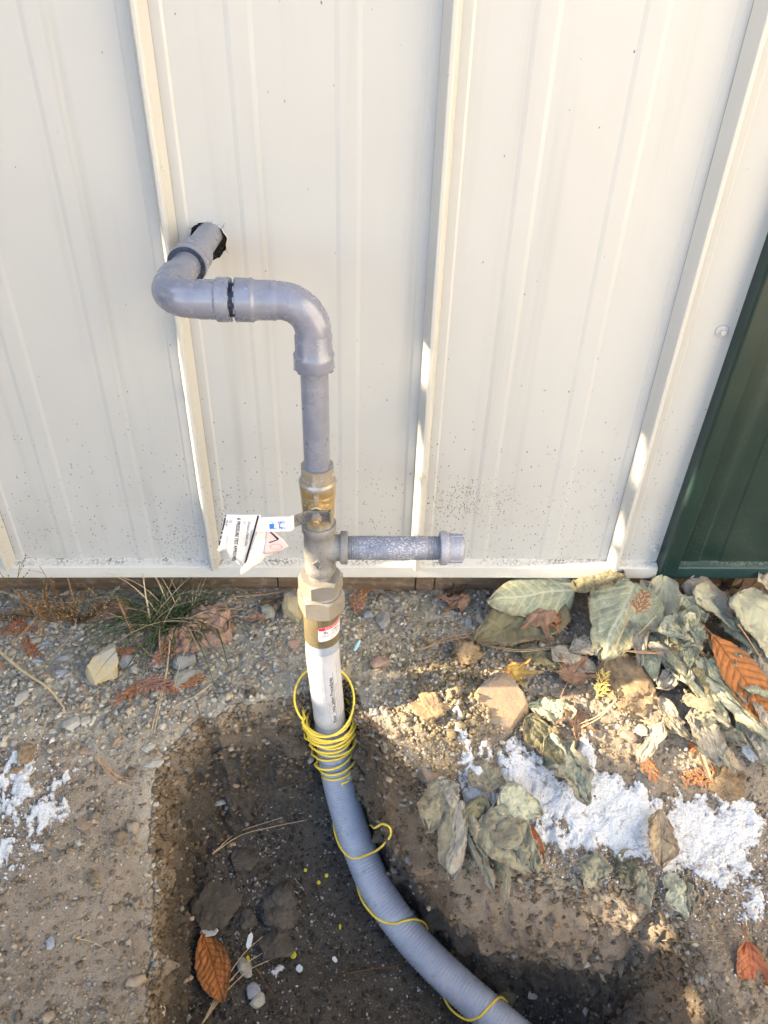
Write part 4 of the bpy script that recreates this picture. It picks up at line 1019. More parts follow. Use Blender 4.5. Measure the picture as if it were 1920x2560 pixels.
def stone(px, py, wpx, hpx, mat, label, cat='stone', rot=0.0, thick=.55, seed=None, tilt=0.0, roll=0.0, name='stone', sink=.25, group=None, cuts=9, lump=.12, lift=0.0, Y=None, dm=.5, wedge=0.0):
    P = on_ground(px, py) if Y is None else at(px, py, Y=Y)
    s = scale_at(P); w_, d_ = wpx / s, hpx / s / .80
    seed = seed or int(px * 3 + py * 7)
    V, F = rock_verts(seed, (w_, d_, min(w_, d_) * thick), cuts, 5 if wpx > 55 else 4, lump, dm)
    if wedge: V[:, 0] *= 1 + wedge * V[:, 1] / (d_ / 2); V[:, 2] += .2 * V[:, 1]
    o = mk(name, V, F, mat, None, True); autosharp(o.data, 24)
    o.rotation_euler = (math.radians(tilt), math.radians(roll), math.radians(rot)); o.location = (P[0], P[1], P[2] + min(w_, d_) * thick * (.5 - sink) + lift)
    tag(o, label, cat, group); return o
stone(738, 1535, 62, 92, S_YEL, 'ochre yellow stone wedged behind the union nuts', rot=12, thick=.8, tilt=25, cuts=12)
stone(270, 1688, 124, 104, S_YEL, 'large wedge-shaped ochre stone on the left gravel bank', rot=-14, thick=.8, tilt=8, cuts=15, dm=.38, lump=.06, wedge=.6, seed=2)
stone(1268, 1768, 150, 140, S_TAN, 'big flat brown stone slab leaning on the right bank', rot=-48, thick=.30, tilt=6, roll=26, cuts=13, sink=.15, dm=.4)
stone(113, 1612, 24, 62, S_BLUE, 'long thin blue-grey stone chip on the left gravel', rot=-32, thick=.4)
stone(316, 1655, 42, 36, S_BLUE, 'smooth blue-grey stone behind the large ochre stone', rot=30, thick=.5)
stone(338, 1676, 36, 26, S_PALE, 'small pale grey stone touching the blue-grey one', rot=-20)
stone(300, 1643, 34, 18, S_GREY, 'flat grey stone lying behind the smooth blue-grey stone', rot=-24)
stone(268, 1649, 28, 17, S_GRN, 'oval olive-grey stone behind the large ochre stone', rot=15)
stone(462, 1660, 58, 48, S_GREY, 'rounded grey stone below the big curled leaf', rot=20, thick=.7)
stone(955, 1556, 36, 54, S_GREY, 'upright angular grey stone in the gravel right of riser', rot=-25, thick=.6, tilt=15)
stone(955, 1660, 60, 34, S_PINK, 'pinkish brown stone in gravel above the sunlit dirt', rot=8, thick=.6)
stone(733, 1612, 32, 28, S_PINK, 'round pinkish stone just left of the brass sleeve', thick=.6)
stone(666, 1536, 42, 46, S_GRN, 'grey-green round stone between dry leaf and ochre stone', rot=20, thick=.7)
stone(690, 1521, 26, 22, S_TAN, 'small tan stone above the grey-green round stone', thick=.8)
stone(703, 1543, 24, 34, S_DARK, 'dark stone squeezed against the ochre yellow stone', rot=-15)
stone(182, 1812, 46, 34, S_PALE, 'pale pinkish stone near the left snow patch', rot=12)
stone(216, 1806, 25, 28, S_PALE, 'white stone standing beside the pale pinkish one', thick=.9)
stone(135, 1830, 26, 14, S_PALE, 'small flat white pebble left of the pale pinkish stone')
stone(176, 1836, 24, 12, S_PALE, 'small oval white pebble below the pale pinkish stone', rot=5)
stone(52, 1748, 30, 44, S_PALE, 'oblong pale grey stone beside the bent straw', rot=-25, thick=.5)
stone(2, 1672, 26, 44, S_TAN, 'pale tan stone cut by the left picture edge')
stone(95, 1655, 34, 22, S_BLUE, 'blue-grey chip under the long thin stone')
stone(165, 1645, 40, 26, S_GREY, 'flat grey stone in the gravel above the straw', rot=25)
stone(92, 1605, 38, 20, S_GRN, 'flat greenish stone left of the long thin chip', rot=6)
stone(135, 1547, 34, 18, S_PALE, 'pale flaky stone under the dry weed', rot=-8)
stone(140, 1563, 30, 22, S_PALE, 'whitish flat stone below the pale flaky one', rot=15)
stone(180, 1700, 18, 14, S_PALE, 'small white pebble left of the large ochre stone')
stone(215, 1735, 30, 16, S_TAN, 'tan oval pebble below the large ochre stone', rot=-20)
stone(240, 1730, 18, 14, S_PALE, 'tiny pale pebble right of the tan oval one')
stone(155, 1685, 44, 24, S_BLUE, 'flat pale blue stone left of the large ochre stone', rot=-10, thick=.35)
stone(460, 1700, 52, 60, S_GRN, 'half buried grey stone below the cedar sprigs', rot=-30, thick=.4)
stone(1200, 1553, 26, 26, S_PALE, 'round whitish stone left of the olive leaf', thick=.9)
stone(1282, 1600, 30, 28, S_PALE, 'white and brown stone below the olive leaf', thick=.8)
stone(1170, 1560, 22, 26, S_BLUE, 'blue-grey pebble left of the round whitish stone')
stone(1092, 1497, 30, 26, S_GREY, 'dark grey round stone near the foundation board', thick=.6)
stone(985, 1497, 34, 20, S_GREY, 'flat grey stone under the side nipple', rot=10)
stone(966, 1470, 26, 18, S_PINK, 'pinkish chip beside the foundation board', rot=30)
stone(990, 1474, 18, 14, S_PINK, 'small pinkish pebble right of the pinkish chip')
stone(898, 1521, 26, 18, S_BLUE, 'pale blue pebble beside the rusty cedar tip')
stone(920, 1540, 26, 22, S_BLUE, 'bluish grey stone left of the upright grey stone', rot=-20)
stone(1600, 1828, 46, 28, S_PALE, 'pale wedge stone below the tan dirt clod', rot=-40)
stone(1626, 1823, 26, 18, S_GREY, 'grey pebble right of the pale wedge stone')
stone(1650, 1827, 20, 16, S_YEL, 'yellow pebble below the tan dirt clod')
stone(1570, 1845, 44, 30, S_PINK, 'brown stone half buried below the tan dirt clod')
stone(1605, 1950, 30, 44, S_DARK, 'dark slate chip standing at the edge of the snow', rot=20, thick=.4, tilt=25)
stone(1605, 1925, 24, 14, S_YEL, 'small ochre chip above the dark slate chip')
stone(1800, 1945, 26, 22, S_GREY, 'grey stone near the right snow edge')
stone(1075, 1935, 34, 54, S_TAN, 'narrow brownish stone in the dark grit by the pit', rot=25)
stone(970, 1876, 24, 17, S_GREY, 'oval grey pebble above the pit rim', rot=10)
stone(208, 2060, 46, 40, S_TAN, 'flat pale stone edge sticking out of the left bank', rot=25, thick=.4)
stone(200, 2108, 28, 18, S_PALE, 'white chip in the left bank soil', rot=20)
stone(130, 2352, 26, 34, S_BLUE, 'pale blue-grey chip in the brown bank', rot=10, thick=.4)
stone(292, 1852, 22, 36, S_TAN, 'tan chip standing near the pine needle pair', rot=-20)
stone(210, 1880, 26, 24, S_TAN, 'pinkish chip beside the left snow patch')
stone(372, 1870, 44, 22, S_PALE, 'flat pale stone at the rim of the pit', rot=-8, thick=.4)
stone(385, 1908, 50, 24, S_PALE, 'pale slab flake hanging over the pit rim', rot=15, thick=.35)
stone(398, 2530, 48, 24, S_PALE, 'pale rounded stone at the bottom left pit edge', rot=-25)
stone(470, 2120, 18, 20, S_TAN, 'small tan stone at the foot of the left pit face')
stone(555, 1998, 66, 28, S_GREY, 'flat grey stone lying on the pit floor at the back', rot=18, thick=.4)
stone(615, 2420, 40, 44, S_PALE, 'whitish stone under the crossed straws in the pit', rot=30)
stone(645, 2502, 42, 30, S_PALE, 'smooth pale stone at the front of the pit', rot=15)
stone(632, 2480, 38, 34, S_BLUE, 'blue-grey stone beside the smooth pale pit stone')
stone(1330, 2490, 26, 22, S_PALE, 'pale stone on the trench floor')
# clods in the pit and on the bank
stone(540, 2240, 120, 130, S_CLOD, 'large flat dark clod in the left of the pit', 'clod', thick=.34, name='soil_clod', cuts=6, lump=.3)
stone(625, 2300, 50, 60, S_CLOD, 'small dark clod beside the lumpy clod', 'clod', thick=.7, name='soil_clod', cuts=6, lump=.3)
stone(702, 2272, 100, 94, S_CLOD, 'biggest lumpy dark clod in the middle of the pit', 'clod', thick=.7, name='soil_clod', cuts=7, lump=.32)
stone(692, 2372, 86, 84, S_CLOD, 'dark clod below the lumpy one in the pit', 'clod', thick=.55, name='soil_clod', cuts=7, lump=.28)
stone(605, 2150, 90, 60, S_CLOD, 'low dark clod dusted with grit in the pit', 'clod', thick=.35, name='soil_clod', cuts=6, lump=.3)
stone(1575, 1715, 150, 190, S_CLODT, 'tan sunlit dirt clod between dry leaves on the bank', 'clod', thick=.45, name='soil_clod', cuts=5, lump=.3, sink=.3)
stone(1815, 1965, 90, 80, S_CLODT, 'tan crusty clod near the right edge of the snow', 'clod', thick=.5, name='soil_clod', cuts=5, lump=.35)
stone(62, 1890, 50, 44, S_CLODT, 'small brown clod in the left snow patch', 'clod', thick=.8, name='soil_clod', cuts=5, lump=.35)
stone(42, 1930, 34, 32, S_CLODT, 'smaller brown clod below the brown one in the snow', 'clod', thick=.8, name='soil_clod', cuts=5, lump=.35)
stone(1165, 1645, 74, 64, S_CLODT, 'sunlit yellowish clod left of the brown slab', 'clod', thick=.7, name='soil_clod', cuts=5, lump=.4)
stone(1075, 1775, 80, 70, S_CLODT, 'crumbly sunlit clod beside the thin snow streak', 'clod', thick=.6, name='soil_clod', cuts=5, lump=.45)

# ------------------------------------------------------------------ gravel and soil crumbs (uncountable)
def scatter(name, n, fn, mat, label, size, cols, sub=1, flat=.6, power=2.2):
    """fn(x, y) -> probability; pebbles share one mesh"""
    r = np.random.default_rng(len(name) * 13 + n)
    pts = []
    while len(pts) < n:
        x = r.uniform(-.52, 1.06, 60000); y = r.uniform(-.73, .03, 60000); i = np.clip(np.searchsorted(GX, x) - 1, 0, nx - 2); j = np.clip(np.searchsorted(GY, y) - 1, 0, ny - 2)
        keep = r.random(60000) < fn(x, y, j, i); pts += list(zip(x[keep], y[keep], j[keep], i[keep]))
    pts = pts[:n]; A = np.array([(p[0], p[1]) for p in pts]); J = np.array([p[2] for p in pts]); I = np.array([p[3] for p in pts])
    k = len(A); base, F = ico(sub); m_ = len(base)
    s = size[0] + (size[1] - size[0]) * r.random(k) ** power
    dims = s[:, None] * np.stack([r.uniform(.7, 1.3, k), r.uniform(.7, 1.2, k), r.uniform(.45, .9, k) * flat / .6], 1) * .5
    V = (base[None] * (1 + r.uniform(-.4, .3, (k, m_, 1))) + r.normal(0, .16, (k, m_, 3))) * dims[:, None, :]
    ang = r.uniform(0, 2 * np.pi, k); t = r.normal(0, .35, k)
    ca, sa, ct, st_ = np.cos(ang)[:, None], np.sin(ang)[:, None], np.cos(t)[:, None], np.sin(t)[:, None]
    x, y, z = V[..., 0], V[..., 1], V[..., 2]
    y, z = y * ct - z * st_, y * st_ + z * ct
    x, y = x * ca - y * sa, x * sa + y * ca
    V = np.stack([x + PX[J, I][:, None] + (A[:, 0] - GX[I])[:, None], y + PY[J, I][:, None] + (A[:, 1] - GY[J])[:, None], z + (hz(A[:, 0], A[:, 1]) + dims[:, 2] * .35)[:, None]], -1).reshape(-1, 3)
    Fa = (F[None] + (np.arange(k) * m_)[:, None, None]).reshape(-1, 3)
    me = npmesh(name, V, Fa, 3)
    c = np.asarray(cols)[r.integers(0, len(cols), k)] * r.uniform(.72, 1.22, (k, 1))
    cattr(me, 'col', np.repeat(c, m_, 0)); o = ob(name, me, mat); tag(o, label, None, None, 'stuff'); return o
GREYS = [(.47, .435, .365), (.38, .36, .32), (.57, .53, .44), (.35, .345, .335), (.50, .43, .32), (.62, .58, .50), (.43, .335, .24), (.26, .245, .225), (.50, .46, .39)]
pg = lambda x, y, j, i: np.clip(grav[j, i] * (.25 + .9 * sstep(-.2, .4, fbm(x * 16, y * 16, 5, 3) + .2)) * (SS[j, i] < .5), 0, 1)
scatter('gravel', 16000, pg, M_GRAVEL, 'fine grey gravel covering the bank under the wall', (.0016, .0110), GREYS, 1, .6, 4.2)
scatter('gravel', 1500, lambda x, y, j, i: np.clip(grav[j, i] * (x < .12) * (y > -.3) + .07 * grav[j, i], 0, 1), M_GRAVEL, 'larger loose pebbles among the fine gravel', (.006, .015), GREYS, 1, .5, 2.0)
pb = lambda x, y, j, i: np.clip((1 - grav[j, i]) * (SS[j, i] < .6) * .5 * (x < .35) + .06 * (SS[j, i] < .6), 0, 1)
scatter('gravel', 5600, pb, M_GRAVEL, 'loose pale chips strewn over the brown bank soil', (.0014, .0080), [(.42, .37, .29), (.36, .28, .19), (.30, .29, .28), (.48, .45, .40), (.30, .215, .14)], 1, .5, 3.0)
pf = lambda x, y, j, i: np.clip((SS[j, i] > .75) * (.12 + .9 * np.exp(-((x - .09) ** 2 + (y + .37) ** 2) / .006) * (fbm(x * 30, y * 30, 15) > 0)), 0, 1)
scatter('gravel', 4200, pf, M_GRAVEL, 'scattered pale grit on the dark pit floor', (.0014, .006), [(.40, .39, .37), (.28, .27, .26), (.5, .49, .47), (.17, .15, .13)], 1, .5, 3.0)
pw = lambda x, y, j, i: np.clip(FACE[j, i] * .8 + .10, 0, 1)
YEL_C = [(.36, .29, .17), (.30, .235, .14), (.40, .33, .21)]
SOILC = [(.31, .255, .195), (.24, .195, .145), (.37, .305, .235), (.18, .145, .11)]
scatter('soil_crumbs', 13000, lambda x, y, j, i: np.clip((1 - grav[j, i]) * (SS[j, i] < .8) * (.35 + .6 * FACE[j, i]), 0, 1), M_CRUMB, 'brown soil crumbs on the bank and cut faces', (.0020, .0085), SOILC, 1, .8, 2.4)
scatter('soil_crumbs', 190, lambda x, y, j, i: np.clip((1 - grav[j, i]) * (SS[j, i] < .05) * (x < .1), 0, 1), M_CRUMB, 'loose brown clods on the left bank', (.006, .020), SOILC, 2, .8, 3.2)
scatter('soil_crumbs', 9000, lambda x, y, j, i: np.clip((SS[j, i] > .7) * .6, 0, 1), M_CRUMB, 'dark soil crumbs on the pit and trench floor', (.0018, .0085), [(.065, .056, .047), (.09, .077, .064), (.05, .044, .038)], 1, .75, 3.0)
scatter('soil_crumbs', 5200, lambda x, y, j, i: np.clip(np.exp(-((x - .40) ** 2 / .006 + (y + .25) ** 2 / .012)) + .6 * np.exp(-((x - .53) ** 2 / .02 + (y + .50) ** 2 / .003)), 0, 1) * (SS[j, i] < .9), M_CRUMB, 'yellowish crumbly soil in the sunlit patch', (.0012, .0070), [(.34, .27, .16), (.28, .215, .125), (.38, .31, .20)], 1, .85, 3.2)

def face_scatter(name, n, mat, label, size, cols, vrange, flat, power, seed):
    r = np.random.default_rng(seed); k = n; base, F = ico(1); m_ = len(base)
    I = r.integers(0, XF.shape[0], k); J = np.clip((MV * (vrange[0] + (vrange[1] - vrange[0]) * r.random(k) ** 1.3)).astype(int), 0, MV - 1)
    s = size[0] + (size[1] - size[0]) * r.random(k) ** power
    V = (base[None] * (1 + r.uniform(-.4, .3, (k, m_, 1))) + r.normal(0, .16, (k, m_, 3))) * (s[:, None] * np.stack([r.uniform(.7, 1.3, k), r.uniform(.7, 1.3, k), r.uniform(.5, 1., k) * flat], 1) * .5)[:, None, :]
    C = np.stack([XF[I, J] + nR[I, 0] * s * .15, YF[I, J] + nR[I, 1] * s * .15, ZF[I, J]], 1)
    V = (V + C[:, None, :]).reshape(-1, 3); Fa = (F[None] + (np.arange(k) * m_)[:, None, None]).reshape(-1, 3); me = npmesh(name, V, Fa, 3)
    c = np.asarray(cols)[r.integers(0, len(cols), k)] * r.uniform(.7, 1.25, (k, 1)); cattr(me, 'col', np.repeat(c, m_, 0)); o = ob(name, me, mat); tag(o, label, None, None, 'stuff')
face_scatter('soil_crumbs', 9000, M_CRUMB, 'crumbs clinging to the cut pit faces', (.002, .012), [(.17, .125, .085), (.125, .095, .07), (.20, .15, .10), (.10, .083, .066)], (.05, 1.0), .9, 2.8, 5)
face_scatter('soil_crumbs', 2600, M_CRUMB, 'crumbling lumps along the rim of the pit', (.003, .013), [(.27, .215, .15), (.21, .16, .11), (.34, .30, .24), (.16, .12, .085)], (.02, .14), .9, 2.2, 6)
face_scatter('gravel', 900, M_GRAVEL, 'small stones stuck in the cut pit faces', (.003, .015), [(.40, .37, .32), (.30, .28, .26), (.36, .27, .19), (.24, .23, .22)], (.04, .95), .7, 2.6, 7)

scatter('soil_crumbs', 150, lambda x, y, j, i: np.clip(np.exp(-((x - .40) ** 2 / .004 + (y + .225) ** 2 / .006)), 0, 1) * (SS[j, i] < .6), M_CRUMB, 'chunky yellow tan clods on the right bank', (.004, .017), [(.30, .235, .145), (.25, .19, .12), (.33, .27, .175)], 2, .75, 2.6)

# ------------------------------------------------------------------ snow
def poly_mask(X, Y, poly):
    ins = np.zeros(X.shape, bool); best = np.full(X.shape, 1e9); n = len(poly)
    for i in range(n):
        x0, y0 = poly[i]; x1, y1 = poly[(i + 1) % n]; dx, dy = x1 - x0, y1 - y0
        t = np.clip(((X - x0) * dx + (Y - y0) * dy) / (dx * dx + dy * dy + 1e-12), 0, 1); best = np.minimum(best, np.hypot(X - x0 - t * dx, Y - y0 - t * dy))
        ins ^= ((y0 > Y) != (y1 > Y)) & (X < x0 + (Y - y0) * dx / (dy if abs(dy) > 1e-9 else 1e-9))
    return np.where(ins, best, -best)
def snow(polypx, thick, label, amp=.02, seed=1, edge=.022, thr=0.0, brk=.8):
    poly = [tuple(on_ground(*q)[:2]) for q in polypx]
    xs = [p[0] for p in poly]; ys = [p[1] for p in poly]
    gx_ = np.arange(min(xs) - .03, max(xs) + .03, .0019); gy_ = np.arange(min(ys) - .03, max(ys) + .03, .0019)
    X, Y = np.meshgrid(gx_, gy_); d = poly_mask(X, Y, poly) + amp * fbm(X * 26, Y * 26, seed, 5, .62) - thr
    hole = fbm(X * 30, Y * 30, seed + 5, 5, .65)
    cov = np.clip(d / (edge * 2.6), -1, 1) + brk * fbm(X * 48, Y * 48, seed + 11, 5, .72) + .35 * fbm(X * 14, Y * 14, seed + 12, 3)
    T = thick * sstep(-.12, .55, cov) * sstep(-.012, .01, d) * (.55 + .9 * (.5 + .5 * fbm(X * 34, Y * 34, seed + 9, 4))) - thick * 1.1 * sstep(.02, .45, hole) * sstep(.075, .0, d)
    T = T + .0042 * np.abs(fbm(X * 150, Y * 150, seed + 3, 3, .6)) * (T > .0008)
    Z = hz(X, Y) * .6 + .4 * (hz(X + .004, Y) + hz(X - .004, Y) + hz(X, Y + .004) + hz(X, Y - .004)) / 4 + T - .001
    n0, n1_ = X.shape; id_ = np.arange(n0 * n1_).reshape(n0, n1_); ok = (T > .0006)
    q = ok[:-1, :-1] | ok[1:, :-1] | ok[:-1, 1:] | ok[1:, 1:]
    Qd = np.stack([id_[:-1, :-1], id_[:-1, 1:], id_[1:, 1:], id_[1:, :-1]], -1)[q]
    used = np.unique(Qd); remap = np.full(n0 * n1_, -1); remap[used] = np.arange(len(used))
    me = npmesh('snow', np.stack([X, Y, np.where(ok, Z, Z - .004)], -1).reshape(-1, 3)[used], remap[Qd])
    fattr(me, 'cover', np.clip(T / thick, 0, 1.5).ravel()[used])
    o = ob('snow', me, M_SNOW, None, True); tag(o, label, None, None, 'stuff'); return o
snow([(1140, 1960), (1165, 1890), (1225, 1850), (1290, 1835), (1345, 1860), (1400, 1900), (1470, 1840), (1530, 1915), (1640, 1965), (1760, 1985), (1880, 2010), (1925, 2040), (1925, 2130), (1890, 2200), (1800, 2220), (1710, 2210), (1610, 2190), (1560, 2160), (1480, 2160), (1410, 2120), (1330, 2090), (1290, 2040), (1200, 2060), (1140, 2020)], .0075, 'wide band of granular snow along the right bank', .022, 3)
snow([(1120, 1775), (1150, 1770), (1170, 1820), (1185, 1880), (1225, 1900), (1180, 1920), (1135, 1915), (1160, 1870), (1130, 1830)], .008, 'thin snow streak below the sunlit crumbly dirt', .010, 5, .012)
snow([(-10, 1880), (40, 1850), (90, 1868), (75, 1910), (120, 1950), (170, 1930), (165, 2010), (115, 2060), (70, 2130), (30, 2160), (-10, 2130)], .009, 'patchy snow on the bank at the left edge', .030, 7, .05, -.004, 1.9)
snow([(1840, 2230), (1880, 2200), (1925, 2220), (1925, 2290), (1880, 2310), (1835, 2290)], .006, 'small snow patch low at the right edge', .024, 9, .02)
snow([(455, 2345), (485, 2335), (490, 2370), (478, 2400), (452, 2380)], .004, 'small snow smear beside the orange leaf in the pit', .012, 11, .01)
snow([(675, 2430), (705, 2405), (715, 2420), (690, 2445)], .004, 'little snow smear below the clods in the pit', .008, 13, .008)
snow([(1850, 1820), (1880, 1830), (1905, 1890), (1870, 1895)], .005, 'small snow smear below the pale strap leaves', .012, 15, .01)
scatter('snow_grains', 6500, lambda x, y, j, i: np.clip(.9 * np.exp(-((y + .42 + .18 * (x - .5)) ** 2) / .003) * (x > .33) * (SS[j, i] < .5) + .9 * np.exp(-((x + .29) ** 2 / .004 + (y + .37) ** 2 / .006)), 0, 1), M_GRAVEL, 'loose snow grains around the snow patches', (.0010, .0042), [(.85, .87, .92), (.8, .83, .9)], 1, .7, 2.5)

# ------------------------------------------------------------------ leaves
def leaf_mesh(name, L, Wd, kind='ovate', bend=0.0, curl=0.0, wave=.06, seed=1, nu=80, nv=46, fold=0.0, twist=0.0, ragged=.03, roll=0.0, serr=0.0, nveins=7, droop=0.0, crumple=0.0):
    """base at the origin, midrib along +Y, upper side +Z"""
    r = np.random.default_rng(seed); t = np.linspace(0, 1, nu); s = np.linspace(-1, 1, nv)
    if kind == 'ovate': w_ = np.sin(np.pi * t ** .72) ** .75
    elif kind == 'strap': w_ = np.minimum(1, np.sin(np.pi * (t * .93 + .05)) * 1.7) * (1 - .12 * t)
    elif kind == 'heart': w_ = np.sin(np.pi * t ** .55) ** .62
    else: w_ = np.sin(np.pi * t ** .95) ** .8
    w_ = np.clip(w_, .0, None); w_[0] = .06; w_[-1] = .03
    ed = 1 + ragged * 3 * fbm(t * 9 + seed, t * 0 + .3, seed, 4); ed2 = 1 + ragged * 3 * fbm(t * 9 + seed, t * 0 + 5.3, seed + 1, 4)
    if serr: ed = ed * (1 - serr * ((t * 24) % 1)); ed2 = ed2 * (1 - serr * ((t * 24) % 1))
    T, S = np.meshgrid(t, s, indexing='ij')
    half = Wd / 2 * w_[:, None] * np.where(S > 0, ed[:, None], ed2[:, None])
    U = S * half
    vein = np.exp(-(U / (Wd * .018)) ** 2)
    for k in range(nveins):
        t0 = (k + .3) / nveins * .86
        dist = (T - t0) * L - np.abs(U) * .75 - .15 * U ** 2 / Wd
        vein = np.maximum(vein, .75 * np.exp(-(dist / (L * .013)) ** 2) * (T > t0))
    # across: curl is an arc angle; roll tightens towards one edge
    ang = curl * S + roll * np.clip(S, 0, 1) ** 2 * 2 + fold * np.sign(S)
    if abs(curl) + abs(roll) + abs(fold) > 1e-3:
        ds = np.gradient(U, axis=1); x = np.cumsum(ds * np.cos(ang), axis=1); z = np.cumsum(ds * np.sin(ang), axis=1)
        m_ = nv // 2; x = x - x[:, m_:m_ + 1]; z = z - z[:, m_:m_ + 1]
    else: x, z = U, np.zeros_like(U)
    z = z + Wd * wave * fbm(T * 5 + seed * 3.1, S * 2.2 + seed, seed, 3) * (.3 + np.abs(S)) + Wd * wave * .25 * fbm(T * 16 + seed, S * 8, seed + 2, 2) - Wd * .02 * vein
    if crumple:
        z = z + Wd * crumple * fbm(T * 3.2 + seed * 1.7, S * 1.6 + seed, seed + 31, 3); x = x + Wd * crumple * .6 * fbm(T * 3.0 + seed * .7, S * 1.4 - seed, seed + 37, 3)
        x = x * (1 - .35 * crumple * np.sin(T * 9 + seed))
    # along: bend is the total arc angle; droop adds at the far end
    th = bend * t + droop * np.clip(t - .45, 0, 1) ** 1.5 * 2
    dy = np.cos(th) * L / (nu - 1); dz = np.sin(th) * L / (nu - 1)
    yc = np.r_[0, np.cumsum(dy)[:-1]]; zc = np.r_[0, np.cumsum(dz)[:-1]]
    Y = yc[:, None] - z * np.sin(th)[:, None]; Z = zc[:, None] + z * np.cos(th)[:, None]
    tw = twist * t
    X2 = x * np.cos(tw)[:, None] - (Z - zc[:, None]) * np.sin(tw)[:, None]; Z = zc[:, None] + x * np.sin(tw)[:, None] + (Z - zc[:, None]) * np.cos(tw)[:, None]
    id_ = np.arange(nu * nv).reshape(nu, nv)
    me = npmesh(name, np.stack([X2, Y, Z], -1).reshape(-1, 3), np.stack([id_[:-1, :-1], id_[:-1, 1:], id_[1:, 1:], id_[1:, :-1]], -1).reshape(-1, 4))
    fattr(me, 'vein', vein.ravel()); fattr(me, 'edge', np.maximum(np.abs(S) ** 5, sstep(.86, 1, T)).ravel()); return me
def maple_mesh(name, Rr, seed=1, cup=.25, wave=.12, lobes=5, na=96, nr=16, crumple=.0):
    th = np.linspace(-np.pi, np.pi, na, endpoint=False); r = np.random.default_rng(seed)
    rad = np.full(na, .30); vein = np.zeros((nr, na)); dirs = [0, .95, -.95, 1.9, -1.9][:lobes]; lens = [1.0, .88, .88, .55, .55][:lobes]
    rr = np.linspace(0, 1, nr)
    for d, l in zip(dirs, lens):
        da = np.abs((th - d + np.pi) % (2 * np.pi) - np.pi)
        rad = np.maximum(rad, l * np.clip(1 - (da / .48) ** 1.15, 0, 1) * .72 + l * .28 * np.clip(1 - da / .16, 0, 1) + .0)
        vein = np.maximum(vein, np.exp(-(da[None, :] * rr[:, None] / .035) ** 2))
    rad = np.maximum(rad, .30 + .12 * np.cos(th / 2)); rad = rad * (1 + .10 * fbm(th * 5 + seed, th * 0, seed, 3))
    RR, TH = np.meshgrid(rr, th, indexing='ij'); RA = RR * rad[None, :] * Rr
    X = RA * np.sin(TH); Y = RA * np.cos(TH)
    Z = Rr * (cup * (RA / Rr) ** 2 * (1 + .8 * np.sin(2 * TH + seed)) + wave * fbm(X / Rr * 2.4 + seed, Y / Rr * 2.4, seed, 3) + wave * .4 * fbm(X / Rr * 8, Y / Rr * 8 + seed, seed + 4, 3)) - Rr * .03 * vein * RR
    Z = Z + Rr * crumple * (np.sin(X / Rr * 7 + seed) * .5 + np.cos(Y / Rr * 6 + seed * 2) * .5)
    id_ = np.arange(nr * na).reshape(nr, na); nxt = np.roll(id_, -1, 1)
    me = npmesh(name, np.stack([X, Y, Z], -1).reshape(-1, 3), np.stack([id_[:-1], nxt[:-1], nxt[1:], id_[1:]], -1).reshape(-1, 4))
    fattr(me, 'vein', vein.ravel()); fattr(me, 'edge', (RR ** 5).ravel()); return me
def orient(o, P, ang, tilt, roll, lift):
    """ang: image angle of the tip (0 = right, 90 = down the picture); tilt lifts the tip"""
    n_ = gnormal(P[0], P[1], .02); n_ = n_ * .6 + np.array([0, 0, .4]); n_ /= np.linalg.norm(n_)
    a_ = math.radians(ang); d = np.array([math.cos(a_), -math.sin(a_), 0.]); d -= n_ * np.dot(d, n_); d /= np.linalg.norm(d)
    x = np.cross(d, n_); m = Matrix((x, d, n_)).transposed()
    m = m @ Matrix.Rotation(math.radians(tilt), 3, 'X') @ Matrix.Rotation(math.radians(roll), 3, 'Y')
    o.matrix_world = Matrix.Translation(Vector(P) + Vector((0, 0, lift))) @ m.to_4x4()
def thicken(o, t=.0007):
    m = o.modifiers.new('thickness', 'SOLIDIFY'); m.thickness = t; m.offset = 0
def leaf(px, py, lpx, wpx, ang, mat, label=None, kind='ovate', tilt=6, roll=0, lift=.004, name='fallen_leaf', parent=None, stem=True, cat='leaf', group=None, **kw):
    """px, py: where the leaf base lies in the picture"""
    P = on_ground(px, py, lift); s = scale_at(P); a_ = math.radians(ang)
    fs = math.hypot(math.cos(a_), math.sin(a_) / (.70 + .3 * min(1, abs(tilt) / 60)))
    L, Wd = lpx / s * fs, wpx / s * (1.0 + .25 * abs(math.cos(a_)))
    seed = kw.pop('seed', int(px * 3 + py))
    me = leaf_mesh(name, L, Wd, kind, seed=seed, **kw); o = ob(name, me, mat, None, True); thicken(o)
    orient(o, P, ang, tilt, roll, lift)
    if stem and parent is None:
        V, F = sweep_data([(0, .02 * L, 0), (.01 * L, -.12 * L, -.004), (.03 * L, -.28 * L, -.006)], [.0011, .0009, .0008], 6)
        mk('leaf_stem', V, F, mat, o, True)
    if parent is not None:
        o.name = name; mw = o.matrix_world.copy(); o.parent = parent; o.matrix_parent_inverse = Matrix.Identity(4); o.matrix_local = parent_inv(parent) @ mw
    else: tag(o, label, cat, group)
    return o
def parent_inv(p): return Matrix.Translation(-Vector(p.location))
